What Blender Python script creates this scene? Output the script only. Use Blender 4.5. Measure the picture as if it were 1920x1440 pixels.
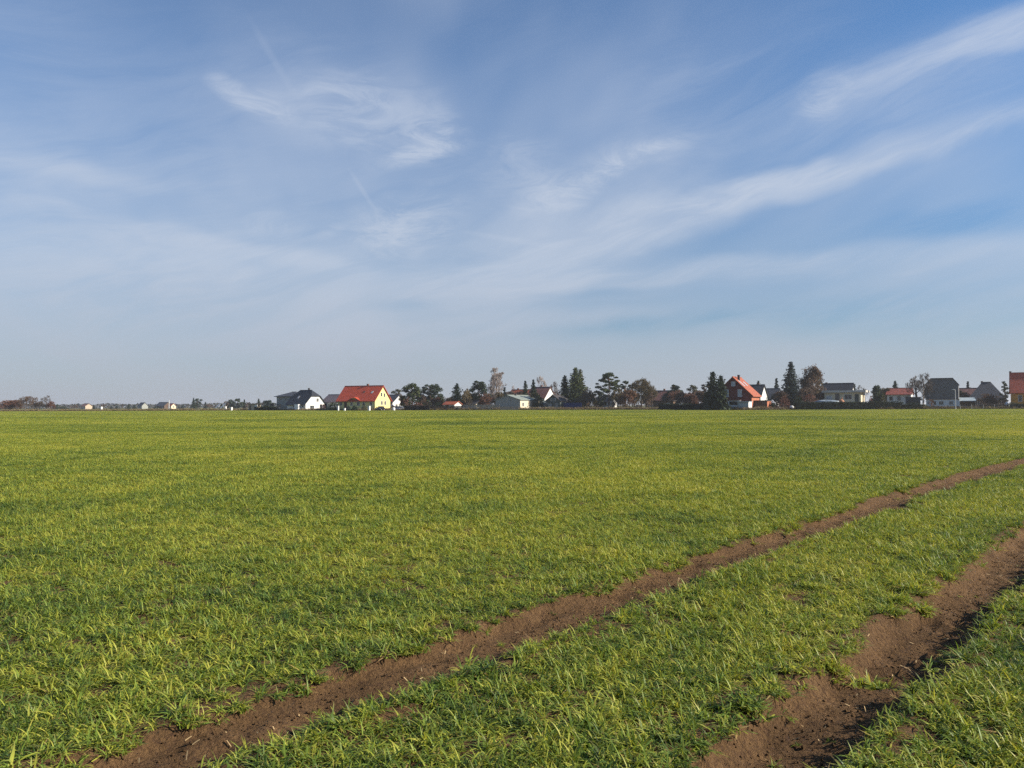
import bpy, bmesh, math, random
import numpy as np
from mathutils import Vector, Matrix, Euler

for o in list(bpy.data.objects):
    bpy.data.objects.remove(o)
SC = bpy.context.scene
COL = SC.collection
R = math.radians

# ------------------------------------------------------------------ camera
F = 1450.0            # focal length in pixels of the 1920 wide photograph
EYE = 1.5
HZ, HSLOPE = 760.5, 0.0042
cam_d = bpy.data.cameras.new('camera')
cam = bpy.data.objects.new('camera', cam_d)
COL.objects.link(cam)
cam_d.sensor_fit = 'HORIZONTAL'
cam_d.sensor_width = 36.0
cam_d.lens = 36.0 * F / 1920.0
cam_d.clip_start = 0.05
cam_d.clip_end = 12000
CAM_M = (Matrix.Translation((0, 0, EYE)) @ Matrix.Rotation(math.pi / 2 + math.atan((HZ - 720) / F), 4, 'X')
         @ Matrix.Rotation(-math.atan(HSLOPE), 4, 'Z'))
cam.matrix_world = CAM_M
SC.camera = cam


def ray(px, py):
    v = CAM_M.to_3x3() @ Vector(((px - 960) / F, -(py - 720) / F, -1.0))
    return v.normalized()


def spot(px, D):
    """ground point at depth D in the picture column px"""
    return ((px - 960) / F * D, D)


# ------------------------------------------------------------------ world, sun, exposure
SUN_AZ, SUN_EL = R(96), R(27)      # azimuth measured from +Y towards +X
SKY_STRENGTH = 0.076
VS = SC.view_settings
VS.view_transform = 'Standard'
VS.look = 'None'
VS.gamma = 1.0
VS.exposure = 0.76
VS.use_curve_mapping = False

world = bpy.data.worlds.new('World')
SC.world = world
world.use_nodes = True
world.cycles.sampling_method = 'NONE'
WT = world.node_tree
for n in list(WT.nodes):
    WT.nodes.remove(n)


class NT:
    """small helper to write node graphs as expressions"""
    def __init__(self, tree):
        self.t = tree

    def node(self, kind, **kw):
        n = self.t.nodes.new(kind)
        for k, v in kw.items():
            setattr(n, k, v)
        return n

    def put(self, sock, v):
        if isinstance(v, bpy.types.NodeSocket):
            self.t.links.new(v, sock)
        elif v is not None:
            sock.default_value = v

    def m(self, op, a, b=None, c=None, clamp=False):
        n = self.node('ShaderNodeMath', operation=op)
        n.use_clamp = clamp
        self.put(n.inputs[0], a)
        self.put(n.inputs[1], b)
        self.put(n.inputs[2], c)
        return n.outputs[0]

    def vm(self, op, a, b=None):
        n = self.node('ShaderNodeVectorMath', operation=op)
        self.put(n.inputs[0], a)
        if b is not None:
            self.put(n.inputs[3] if op == 'SCALE' else n.inputs[1], b)
        return n.outputs[1] if op in ('LENGTH', 'DOT_PRODUCT') else n.outputs[0]

    def noise(self, vec, scale, detail=4, rough=0.55, dist=0.0, out=0):
        n = self.node('ShaderNodeTexNoise')
        n.inputs['Scale'].default_value = scale
        n.inputs['Detail'].default_value = detail
        n.inputs['Roughness'].default_value = rough
        n.inputs['Distortion'].default_value = dist
        if vec is not None:
            self.put(n.inputs['Vector'], vec)
        return n.outputs[out]

    def ramp(self, fac, stops, interp='LINEAR'):
        n = self.node('ShaderNodeValToRGB')
        n.color_ramp.interpolation = interp
        el = n.color_ramp.elements
        while len(el) < len(stops):
            el.new(0.5)
        for e, (p, c) in zip(el, stops):
            e.position = p
            e.color = (c[0], c[1], c[2], 1) if isinstance(c, (tuple, list)) else (c, c, c, 1)
        self.put(n.inputs[0], fac)
        return n.outputs[0]

    def smooth(self, x, lo, hi):
        n = self.node('ShaderNodeMapRange', interpolation_type='SMOOTHSTEP')
        self.put(n.inputs[0], x)
        n.inputs[1].default_value = lo
        n.inputs[2].default_value = hi
        return n.outputs[0]

    def mix(self, fac, a, b, blend='MIX'):
        n = self.node('ShaderNodeMix', data_type='RGBA', blend_type=blend)
        self.put(n.inputs[0], fac)
        for s, v in ((n.inputs[6], a), (n.inputs[7], b)):
            if isinstance(v, (tuple, list)):
                v = (v[0], v[1], v[2], 1)
            self.put(s, v)
        return n.outputs[2]

    def combine(self, x, y, z):
        n = self.node('ShaderNodeCombineXYZ')
        self.put(n.inputs[0], x)
        self.put(n.inputs[1], y)
        self.put(n.inputs[2], z)
        return n.outputs[0]


W = NT(WT)
sky = W.node('ShaderNodeTexSky', sky_type='NISHITA')
sky.sun_disc = False
sky.sun_elevation = SUN_EL
sky.sun_rotation = SUN_AZ
sky.altitude = 100
sky.air_density = 1.0
sky.dust_density = 0.1
sky.ozone_density = 4.0
tc = W.node('ShaderNodeTexCoord').outputs['Generated']
sep = W.node('ShaderNodeSeparateXYZ')
WT.links.new(tc, sep.inputs[0])
dx, dy, dz = sep.outputs
az = W.m('ARCTAN2', dx, dy)
el = W.m('ARCSINE', dz)
# cirrus layer: directions projected on a high plane, streaks along one wind direction
zz = W.m('ADD', W.m('MAXIMUM', dz, 0.0), 0.14)
ax, ay = R(-10), 0
ca, sa = math.cos(ax), math.sin(ax)
px_ = W.m('DIVIDE', dx, zz)
py_ = W.m('DIVIDE', dy, zz)
along = W.m('ADD', W.m('MULTIPLY', px_, sa), W.m('MULTIPLY', py_, ca))
across = W.m('SUBTRACT', W.m('MULTIPLY', px_, ca), W.m('MULTIPLY', py_, sa))
layer = W.combine(W.m('MULTIPLY', along, 0.35), W.m('MULTIPLY', across, 1.1), 3.1)
n_soft = W.noise(layer, 0.9, 4, 0.55, 0.0)
sph = W.combine(az, W.m('MULTIPLY', el, 1.6), 0.0)
n_patch = W.noise(sph, 2.2, 2, 0.5, 0.0)
n_wisp = W.noise(W.vm('MULTIPLY', sph, (0.75, 1.35, 1.0)), 12.0, 8, 0.70, 1.3)
wv = W.node('ShaderNodeTexNoise')
wv.inputs['Scale'].default_value = 5.0
wv.inputs['Detail'].default_value = 3
WT.links.new(sph, wv.inputs['Vector'])
warp = W.vm('SCALE', W.vm('SUBTRACT', wv.outputs['Color'], (0.5, 0.5, 0.5)), 0.06)
wsep = W.node('ShaderNodeSeparateXYZ')
WT.links.new(warp, wsep.inputs[0])
fm = W.node('ShaderNodeMapping', vector_type='TEXTURE')
W.put(fm.inputs[0], W.vm('ADD', W.combine(az, el, 0.0), W.vm('SCALE', warp, 0.8)))
fm.inputs['Rotation'].default_value = (0, 0, R(15))
fm.inputs['Scale'].default_value = (0.40, 0.075, 1.0)
n_fib = W.noise(fm.outputs[0], 1.6, 7, 0.66, 0.5)
azw = W.m('ADD', az, wsep.outputs[0])
elw = W.m('ADD', el, wsep.outputs[1])


sky_plain = W.combine(az, el, 1.0)
sky_warped = W.combine(azw, elw, 1.0)


def stroke(p0, p1, w, gain, soft=0.0, warped=True):
    """a cloud bank along the arc between two directions; w is its angular half width"""
    a, b = ray(*p0), ray(*p1)
    a = (math.atan2(a.x, a.y), math.asin(a.z))
    b = (math.atan2(b.x, b.y), math.asin(b.z))
    ux, uy = b[0] - a[0], b[1] - a[1]
    L = math.hypot(ux, uy)
    ux, uy = ux / L, uy / L
    cx_, cy_ = (a[0] + b[0]) / 2, (a[1] + b[1]) / 2
    ra, rb = L * 0.62 + max(soft, w) * 0.9, w * 1.75
    v_ = sky_warped if warped else sky_plain
    t = W.vm('DOT_PRODUCT', v_, (ux / ra, uy / ra, -(cx_ * ux + cy_ * uy) / ra))
    q = W.vm('DOT_PRODUCT', v_, (-uy / rb, ux / rb, (cx_ * uy - cy_ * ux) / rb))
    d = W.m('MULTIPLY_ADD', t, t, W.m('MULTIPLY', q, q))
    x_ = W.m('SUBTRACT', 1.0, d, clamp=True)
    return W.m('MULTIPLY', x_, x_), gain


def total(lst):
    out = None
    for v_, g_ in lst:
        out = W.m('MULTIPLY', v_, g_) if out is None else W.m('MULTIPLY_ADD', v_, g_, out)
    return out


banks = total([
    # the long bright bank from the right towards the middle, core and skirt
    stroke((1990, 200), (1560, 305), 0.016, 0.55, 0.08),
    stroke((1660, 285), (1320, 374), 0.016, 1.15, 0.06),
    stroke((1400, 360), (1060, 455), 0.026, 0.60, 0.08),
    stroke((1250, 400), (860, 520), 0.045, 0.52, 0.10),
    stroke((1100, 500), (790, 560), 0.030, 0.55, 0.08),
    # the second, lower bank
    stroke((2000, 462), (1500, 490), 0.014, 0.42, 0.08),
    stroke((1560, 487), (1000, 545), 0.017, 0.62, 0.08),
    stroke((1200, 590), (860, 612), 0.010, 0.45, 0.08),
    stroke((950, 645), (350, 640), 0.020, 0.42, 0.15),
    # upper right
    stroke((1990, 5), (1770, 85), 0.018, 0.85, 0.04),
    stroke((1800, 80), (1590, 165), 0.016, 0.52, 0.04),
    stroke((1900, 150), (1560, 240), 0.060, 0.36, 0.12),
    stroke((1500, 60), (1150, 200), 0.060, 0.18, 0.12),
    stroke((1450, 230), (1150, 330), 0.040, 0.20, 0.10),
    # left: broad pale sheets with a few brighter edges
    stroke((-60, 265), (310, 343), 0.010, 0.30, 0.05),
    stroke((60, 385), (480, 482), 0.012, 0.34, 0.06),
    stroke((430, 470), (640, 510), 0.010, 0.36, 0.05),
    stroke((-300, 330), (330, 440), 0.085, 0.34, 0.15),
    stroke((-300, 520), (640, 560), 0.060, 0.70, 0.15),
    stroke((-200, 60), (300, 200), 0.080, 0.20, 0.20),
    stroke((350, 300), (620, 470), 0.050, 0.22, 0.10),
    stroke((420, 120), (820, 260), 0.070, 0.22, 0.10),
    stroke((640, 420), (1100, 400), 0.070, 0.22, 0.10),
    stroke((300, 560), (1000, 590), 0.045, 0.35, 0.12),
    # clear blue gaps between the banks
    stroke((2000, 560), (1350, 610), 0.030, -0.42, 0.08),
    stroke((1340, 600), (1020, 625), 0.010, -0.45, 0.04),
    stroke((700, 583), (815, 578), 0.008, -0.60, 0.02),
    stroke((1660, 440), (1960, 400), 0.018, -0.20, 0.06),
    stroke((1000, 560), (1250, 545), 0.006, -0.35, 0.04),
    stroke((820, 20), (1120, 120), 0.090, -0.05, 0.10),
])
wisps = total([
    stroke((405, 132), (470, 180), 0.013, 0.95, 0.02),
    stroke((455, 175), (545, 208), 0.014, 0.95, 0.02),
    stroke((540, 170), (700, 165), 0.018, 0.50, 0.05),
    stroke((600, 215), (790, 200), 0.034, 0.62, 0.05),
    stroke((715, 305), (850, 280), 0.011, 1.00, 0.02),
    stroke((760, 270), (855, 270), 0.024, 0.75, 0.02),
    stroke((780, 200), (850, 275), 0.026, 0.50, 0.03),
    stroke((655, 450), (850, 405), 0.022, 0.90, 0.03),
    stroke((690, 460), (800, 455), 0.020, 0.55, 0.03),
    stroke((640, 415), (780, 390), 0.016, 0.40, 0.03),
    stroke((470, 412), (540, 430), 0.016, 0.50, 0.03),
    stroke((585, 458), (640, 422), 0.006, 0.55, 0.01),
    stroke((965, 395), (1100, 350), 0.018, 0.85, 0.02),
    stroke((1000, 360), (1090, 350), 0.022, 0.50, 0.03),
    stroke((1090, 325), (1310, 250), 0.012, 0.95, 0.02),
    stroke((1080, 330), (1200, 275), 0.022, 0.45, 0.03),
    stroke((920, 340), (1010, 290), 0.036, 0.38, 0.05),
    stroke((1520, 190), (1600, 165), 0.020, 0.60, 0.03),
    stroke((1530, 205), (1560, 200), 0.012, 0.55, 0.02),
    stroke((430, 525), (468, 520), 0.010, 0.45, 0.02),
    stroke((1690, 518), (1725, 512), 0.003, 0.30, 0.02),
])
trails = total([
    stroke((480, 55), (545, 165), 0.0040, 0.09, 0.02, False),
    stroke((658, 322), (702, 392), 0.0026, 0.18, 0.01, False),
    stroke((860, 432), (1035, 462), 0.0030, 0.18, 0.02, False),
])
fib = W.smooth(n_fib, 0.34, 0.70)
wsp = W.smooth(n_wisp, 0.36, 0.68)
veil_low = W.m('MULTIPLY', W.m('EXPONENT', W.m('MULTIPLY', W.m('MAXIMUM', el, 0.0), -10.0)), 2.1)
veil = W.m('MULTIPLY', W.m('MULTIPLY', W.smooth(n_soft, 0.35, 0.75), W.m('ADD', W.smooth(n_patch, 0.35, 0.65), 0.30)), 0.58)
cl = W.m('ADD', W.m('MULTIPLY', banks, W.m('ADD', W.m('MULTIPLY', fib, 0.85), 0.48)),
         W.m('MULTIPLY', wisps, W.m('ADD', W.m('MULTIPLY', wsp, 0.80), 0.16)))
cl = W.m('ADD', cl, trails)
cl = W.m('ADD', cl, veil)
cl = W.m('MAXIMUM', W.m('ADD', cl, veil_low), 0.0)
# 1-exp keeps thick parts from saturating
mask = W.m('SUBTRACT', 1.0, W.m('EXPONENT', W.m('MULTIPLY', cl, -1.0)))
cloud_col = W.ramp(W.m('MULTIPLY', W.m('MAXIMUM', el, 0.0), 1.6),
                   [(0.0, (0.254, 0.268, 0.311)), (0.28, (0.335, 0.372, 0.436)), (1.0, (0.396, 0.432, 0.500))])
bright = W.node('ShaderNodeVectorMath', operation='SCALE')
WT.links.new(sky.outputs[0], bright.inputs[0])
bright.inputs[3].default_value = SKY_STRENGTH
clear = W.vm('MULTIPLY', bright.outputs[0], (0.72, 0.96, 1.11))
clear = W.vm('SCALE', clear, W.m('ADD', 0.60, W.m('MULTIPLY', W.smooth(el, 0.0, 0.42), 0.36)))
skycol = W.mix(mask, clear, cloud_col)
bg = W.node('ShaderNodeBackground')
WT.links.new(skycol, bg.inputs['Color'])
bg.inputs['Strength'].default_value = 1.0
wo = W.node('ShaderNodeOutputWorld')
WT.links.new(bg.outputs[0], wo.inputs[0])

sun_d = bpy.data.lights.new('sun', 'SUN')
sun_d.energy = 5.0
sun_d.angle = R(0.6)
sun_d.color = (1.0, 0.90, 0.76)
sun = bpy.data.objects.new('sun', sun_d)
COL.objects.link(sun)
sdir = Vector((math.sin(SUN_AZ) * math.cos(SUN_EL), math.cos(SUN_AZ) * math.cos(SUN_EL), math.sin(SUN_EL)))
sun.rotation_euler = sdir.to_track_quat('Z', 'Y').to_euler()
sun.location = (60, 20, 60)

SC.cycles.use_denoising = False
SC.cycles.adaptive_threshold = 0.02
SC.cycles.max_bounces = 4
SC.cycles.diffuse_bounces = 2
SC.cycles.glossy_bounces = 2
SC.cycles.transmission_bounces = 3
SC.cycles.transparent_max_bounces = 8

# ------------------------------------------------------------------ numeric noise
_rs = np.random.RandomState(7)
_tab = _rs.rand(256, 256)


def vnoise(x, y):
    xi = np.floor(x).astype(int)
    yi = np.floor(y).astype(int)
    fx, fy = x - xi, y - yi
    fx = fx * fx * (3 - 2 * fx)
    fy = fy * fy * (3 - 2 * fy)
    a = _tab[xi & 255, yi & 255]
    b = _tab[(xi + 1) & 255, yi & 255]
    c = _tab[xi & 255, (yi + 1) & 255]
    d = _tab[(xi + 1) & 255, (yi + 1) & 255]
    return (a * (1 - fx) + b * fx) * (1 - fy) + (c * (1 - fx) + d * fx) * fy


def fbm(x, y, o=4):
    s, amp, tot = 0, 1.0, 0
    for i in range(o):
        s = s + amp * vnoise(x * 2 ** i + 17.3 * i, y * 2 ** i + 5.1 * i)
        tot += amp
        amp *= 0.5
    return s / tot


# ------------------------------------------------------------------ materials
def new_mat(name):
    m = bpy.data.materials.new(name)
    m.use_nodes = True
    t = m.node_tree
    for n in list(t.nodes):
        t.nodes.remove(n)
    n = NT(t)
    out = n.node('ShaderNodeOutputMaterial')
    return m, n, out


def bsdf(n, out, col, rough=0.7, spec=0.3, bump=None, metal=0.0):
    b = n.node('ShaderNodeBsdfPrincipled')
    if isinstance(col, (tuple, list)):
        col = (col[0], col[1], col[2], 1)
    n.put(b.inputs['Base Color'], col)
    n.put(b.inputs['Roughness'], rough)
    b.inputs['Specular IOR Level'].default_value = spec
    b.inputs['Metallic'].default_value = metal
    if bump is not None:
        h, dist, strength = bump
        bn = n.node('ShaderNodeBump')
        bn.inputs['Strength'].default_value = strength
        bn.inputs['Distance'].default_value = dist
        n.put(bn.inputs['Height'], h)
        n.put(b.inputs['Normal'], bn.outputs[0])
    n.put(out.inputs[0], b.outputs[0])
    return b


def scale_c(c, k):
    return tuple(min(1, v * k) for v in c)


MATS = {}


def plain(name, col, rough=0.75, spec=0.25, var=0.18, scale=1.2, metal=0.0, bump=0.0):
    """painted or rendered surface with weathering"""
    if name in MATS:
        return MATS[name]
    m, n, out = new_mat(name)
    tcn = n.node('ShaderNodeTexCoord').outputs['Object']
    f = n.noise(tcn, scale, 6, 0.6)
    g = n.noise(n.vm('MULTIPLY', tcn, (6.0, 6.0, 0.5)), 0.7, 4, 0.6)
    c = n.mix(n.smooth(f, 0.3, 0.7), scale_c(col, 1 - var), scale_c(col, 1 + var * 0.6))
    c = n.mix(n.m('MULTIPLY', n.smooth(g, 0.5, 0.8), var * 1.2), c, scale_c(col, 0.55))
    bsdf(n, out, c, rough, spec, (n.noise(tcn, 14, 3, 0.6), 0.01, bump) if bump else None, metal)
    MATS[name] = m
    return m


def tiles(name, col, var=0.22, dark=0.6, course=0.34):
    """roof covering: courses and pans as fine relief, per-tile colour"""
    if name in MATS:
        return MATS[name]
    m, n, out = new_mat(name)
    tcn = n.node('ShaderNodeTexCoord').outputs['Object']
    sp = n.node('ShaderNodeSeparateXYZ')
    n.t.links.new(tcn, sp.inputs[0])
    rowz = n.m('DIVIDE', sp.outputs[2], course * 0.7)
    colx = n.m('DIVIDE', n.m('ADD', sp.outputs[0], sp.outputs[1]), 0.3)
    saw = n.m('FRACT', rowz)
    cell = n.combine(n.m('FLOOR', colx), n.m('FLOOR', rowz), 0.0)
    wn = n.node('ShaderNodeTexWhiteNoise', noise_dimensions='3D')
    n.t.links.new(cell, wn.inputs[0])
    big = n.noise(tcn, 0.5, 5, 0.6)
    c = n.mix(wn.outputs[0], scale_c(col, 1 - var), scale_c(col, 1 + var))
    c = n.mix(n.m('MULTIPLY', n.smooth(big, 0.45, 0.8), 0.5), c, scale_c(col, dark))
    bsdf(n, out, c, 0.6, 0.35, (n.m('ADD', saw, n.m('SINE', n.m('MULTIPLY', colx, 6.283))), 0.03, 0.6))
    MATS[name] = m
    return m


def leafmat(name, c0, c1, c2=None, trans=0.3, rough=0.7, spec=0.10):
    """foliage: colour differs from leaf to leaf and in clumps; light passes through"""
    if name in MATS:
        return MATS[name]
    m, n, out = new_mat(name)
    geo = n.node('ShaderNodeNewGeometry')
    oi = n.node('ShaderNodeObjectInfo')
    tcn = n.node('ShaderNodeTexCoord').outputs['Object']
    f = n.noise(tcn, 0.7, 3, 0.5)
    r = n.m('ADD', n.m('MULTIPLY', geo.outputs['Random Per Island'], 0.6), n.m('MULTIPLY', n.m('SUBTRACT', f, 0.5), 1.3))
    r = n.m('ADD', r, n.m('MULTIPLY', oi.outputs['Random'], 0.25))
    st = [(0.0, c0), (0.9, c1)] if c2 is None else [(0.0, c0), (0.6, c1), (1.0, c2)]
    c = n.ramp(r, st)
    b = n.node('ShaderNodeBsdfPrincipled')
    n.put(b.inputs['Base Color'], c)
    b.inputs['Roughness'].default_value = rough
    b.inputs['Specular IOR Level'].default_value = spec
    tr = n.node('ShaderNodeBsdfTranslucent')
    n.put(tr.inputs[0], c)
    mx = n.node('ShaderNodeMixShader')
    mx.inputs[0].default_value = trans
    n.t.links.new(b.outputs[0], mx.inputs[1])
    n.t.links.new(tr.outputs[0], mx.inputs[2])
    n.put(out.inputs[0], mx.outputs[0])
    MATS[name] = m
    return m


# ------------------------------------------------------------------ mesh helpers
def mesh_np(name, verts, faces, mat=None, smooth=False):
    """faces: list of tuples, or an int array of equal-length rows"""
    me = bpy.data.meshes.new(name)
    verts = np.asarray(verts, dtype=np.float32)
    if isinstance(faces, np.ndarray):
        k = faces.shape[1]
        me.vertices.add(len(verts))
        me.vertices.foreach_set('co', verts.ravel())
        me.loops.add(faces.size)
        me.loops.foreach_set('vertex_index', faces.astype(np.int32).ravel())
        me.polygons.add(len(faces))
        me.polygons.foreach_set('loop_start', np.arange(0, faces.size, k, dtype=np.int32))
        me.update(calc_edges=True)
    else:
        me.from_pydata(verts.tolist(), [], faces)
        me.update()
    if mat is not None:
        me.materials.append(mat)
    if smooth:
        me.polygons.foreach_set('use_smooth', np.ones(len(me.polygons), dtype=bool))
    return me


def link(name, me, parent=None, loc=(0, 0, 0), rz=0.0):
    o = bpy.data.objects.new(name, me)
    COL.objects.link(o)
    o.location = loc
    o.rotation_euler = (0, 0, rz)
    if parent is not None:
        o.parent = parent
    return o


def tag(o, label=None, cat=None, group=None, kind=None):
    if label:
        o['label'] = label
    if cat:
        o['category'] = cat
    if group:
        o['group'] = group
    if kind:
        o['kind'] = kind
    return o


# ------------------------------------------------------------------ the field: where crop and wheel tracks run
EDGE = [(-900, 330), (0, 310), (500, 300), (560, 283), (680, 262), (960, 254), (1250, 236), (1400, 203), (1560, 212), (1800, 212), (1920, 206), (2900, 190)]
_ea = np.array([(math.atan((p - 960) / F), d) for p, d in EDGE])


def edge_depth(x, y):
    return np.interp(np.arctan2(x, y), _ea[:, 0], _ea[:, 1])


def track_centre(z):
    c1 = -1.51 + 0.80 * (z - 3.317) + 0.0075 * np.where(z > 8, (z - 8) ** 2, 0) * np.where(z < 22, 1, 0)
    c1 = np.where(z >= 22, -1.51 + 0.80 * 18.683 + 0.0075 * 196 + 1.01 * (z - 22), c1)
    c1 = c1 + 0.055 * np.minimum(z - 3.3, 7) - 0.02
    c2 = 1.175 + 0.886 * (z - 3.394)
    return c1, c2


def track_dist(x, y):
    """signed distance across each wheel track (positive = to the right)"""
    c1, c2 = track_centre(y)
    k = 0.77
    return (x - c1) * k, (x - c2) * k


TW1, TW2 = 0.245, 0.252


def track_mask(x, y, grow=0.0):
    """1 inside a track, ragged edges"""
    d1, d2 = track_dist(x, y)
    e = (fbm(x * 2.1, y * 2.1, 4) - 0.5) * 0.22
    e2 = (fbm(x * 7 + 40, y * 7, 2) - 0.5) * 0.12
    far_w = np.clip((y - 8) / 10, 0, 1) * 0.14
    a1 = TW1 + far_w + grow + e + e2 - np.abs(d1)
    a2 = TW2 + grow + e + e2 - np.abs(d2)
    return np.maximum(a1, a2)


def ground_z(x, y):
    d1, d2 = track_dist(x, y)
    s = (x * 0.62 + y * 0.78)
    near = np.clip((60 - y) / 30, 0, 1)
    z = (fbm(x * 0.55, y * 0.55, 3) - 0.5) * 0.05
    z = z + (fbm(x * 6.0, y * 6.0, 3) - 0.5) * 0.018 * near
    for d, w, dep in ((d1, TW1, 0.060), (d2, TW2, 0.105)):
        e = (fbm(x * 2.1, y * 2.1, 4) - 0.5) * 0.24
        q = np.clip((w + 0.05 + e * 0.6 - np.abs(d)) / 0.13, 0, 1)
        q = q * q * (3 - 2 * q)
        lug = np.maximum(0, np.sin((s + np.abs(d) * 0.9) * 2 * math.pi / 0.24)) ** 2 * 0.032
        lug = lug * np.clip(fbm(x * 0.9 + 9, y * 0.9, 2) * 2.6 - 0.8, 0, 1)
        rough = (fbm(x * 11, y * 11, 3) - 0.5) * 0.050 + (fbm(x * 3.5 + 60, y * 3.5, 2) - 0.5) * 0.04
        z = z + near * q * (-dep + lug + rough)
        b = np.exp(-((np.abs(d) - w - 0.10) / 0.07) ** 2) * 0.018 * near
        z = z + b
    return z


def axis(points):
    out = []
    for a, b, s in points:
        out.append(np.arange(a, b, s))
    return np.concatenate(out)


gx = np.concatenate([-np.geomspace(4500, 7.5, 46), np.arange(-7, 19, 0.042), np.geomspace(19.5, 4500, 44)])
gy = np.concatenate([np.linspace(-400, 0, 9), np.linspace(0.4, 2.3, 20), np.geomspace(2.4, 26, 290), np.geomspace(27, 7000, 70)])
GX, GY = np.meshgrid(gx, gy)
GZ = ground_z(GX, GY)
GZ = np.where((np.abs(GX) > 60) | (GY > 150), 0.0, GZ)
nx, ny = len(gx), len(gy)
idx = np.arange(nx * ny).reshape(ny, nx)
gf = np.stack([idx[:-1, :-1], idx[:-1, 1:], idx[1:, 1:], idx[1:, :-1]], -1).reshape(-1, 4)

m, n, out = new_mat('soil')
tcn = n.node('ShaderNodeNewGeometry').outputs['Position']
c = n.ramp(n.noise(tcn, 3.0, 8, 0.62), [(0.28, (0.100, 0.059, 0.028)), (0.55, (0.168, 0.099, 0.046)), (0.8, (0.238, 0.146, 0.071))])
c = n.mix(n.smooth(n.noise(tcn, 38, 5, 0.65), 0.44, 0.72), c, (0.078, 0.044, 0.026))
c = n.mix(n.m('MULTIPLY', n.smooth(n.noise(tcn, 70, 2, 0.5), 0.66, 0.76), 0.55), c, (0.32, 0.21, 0.12))
bsdf(n, out, c, 0.95, 0.12, (n.m('ADD', n.noise(tcn, 45, 6, 0.7), n.m('MULTIPLY', n.noise(tcn, 13, 4, 0.6), 1.3)), 0.040, 1.0))
MATS['soil'] = m
field = link('field', mesh_np('field', np.stack([GX, GY, GZ], -1).reshape(-1, 3), gf, m, True))
tag(field, 'brown soil of the flat field with two sunken wheel tracks', 'ground', kind='structure')

# ------------------------------------------------------------------ winter crop
m, n, out = new_mat('wheat_leaf')
geo = n.node('ShaderNodeNewGeometry')
pos = geo.outputs['Position']
flat = n.vm('MULTIPLY', pos, (1, 1, 0))
big = n.noise(n.vm('MULTIPLY', flat, (0.6, 1.0, 0)), 0.085, 4, 0.6, 0.4)
mid = n.noise(flat, 0.75, 3, 0.55)
sml = n.noise(flat, 4.5, 3, 0.55)
v = n.m('ADD', n.m('MULTIPLY', n.m('SUBTRACT', big, 0.5), 1.45), n.m('MULTIPLY', n.m('SUBTRACT', mid, 0.5), 0.9))
v = n.m('ADD', v, n.m('MULTIPLY', n.m('SUBTRACT', sml, 0.5), 0.95))
v = n.m('ADD', v, n.m('MULTIPLY', n.m('SUBTRACT', geo.outputs['Random Per Island'], 0.5), 0.60))
v = n.m('ADD', v, 0.45)
green = n.ramp(v, [(0.0, (0.052, 0.105, 0.028)), (0.32, (0.180, 0.262, 0.040)), (0.62, (0.365, 0.385, 0.050)), (1.0, (0.500, 0.465, 0.085))])
at = n.node('ShaderNodeAttribute', attribute_name='age')
col = n.mix(at.outputs['Fac'], green, (0.36, 0.24, 0.10))
b = n.node('ShaderNodeBsdfPrincipled')
n.put(b.inputs['Base Color'], col)
b.inputs['Roughness'].default_value = 0.50
b.inputs['Specular IOR Level'].default_value = 0.25
tr = n.node('ShaderNodeBsdfTranslucent')
n.put(tr.inputs[0], n.mix(0.5, col, n.mix(1.0, col, (1.5, 1.35, 0.5), 'MULTIPLY')))
mx = n.node('ShaderNodeMixShader')
mx.inputs[0].default_value = 0.34
n.t.links.new(b.outputs[0], mx.inputs[1])
n.t.links.new(tr.outputs[0], mx.inputs[2])
n.put(out.inputs[0], mx.outputs[0])
MATS['wheat'] = m


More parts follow.
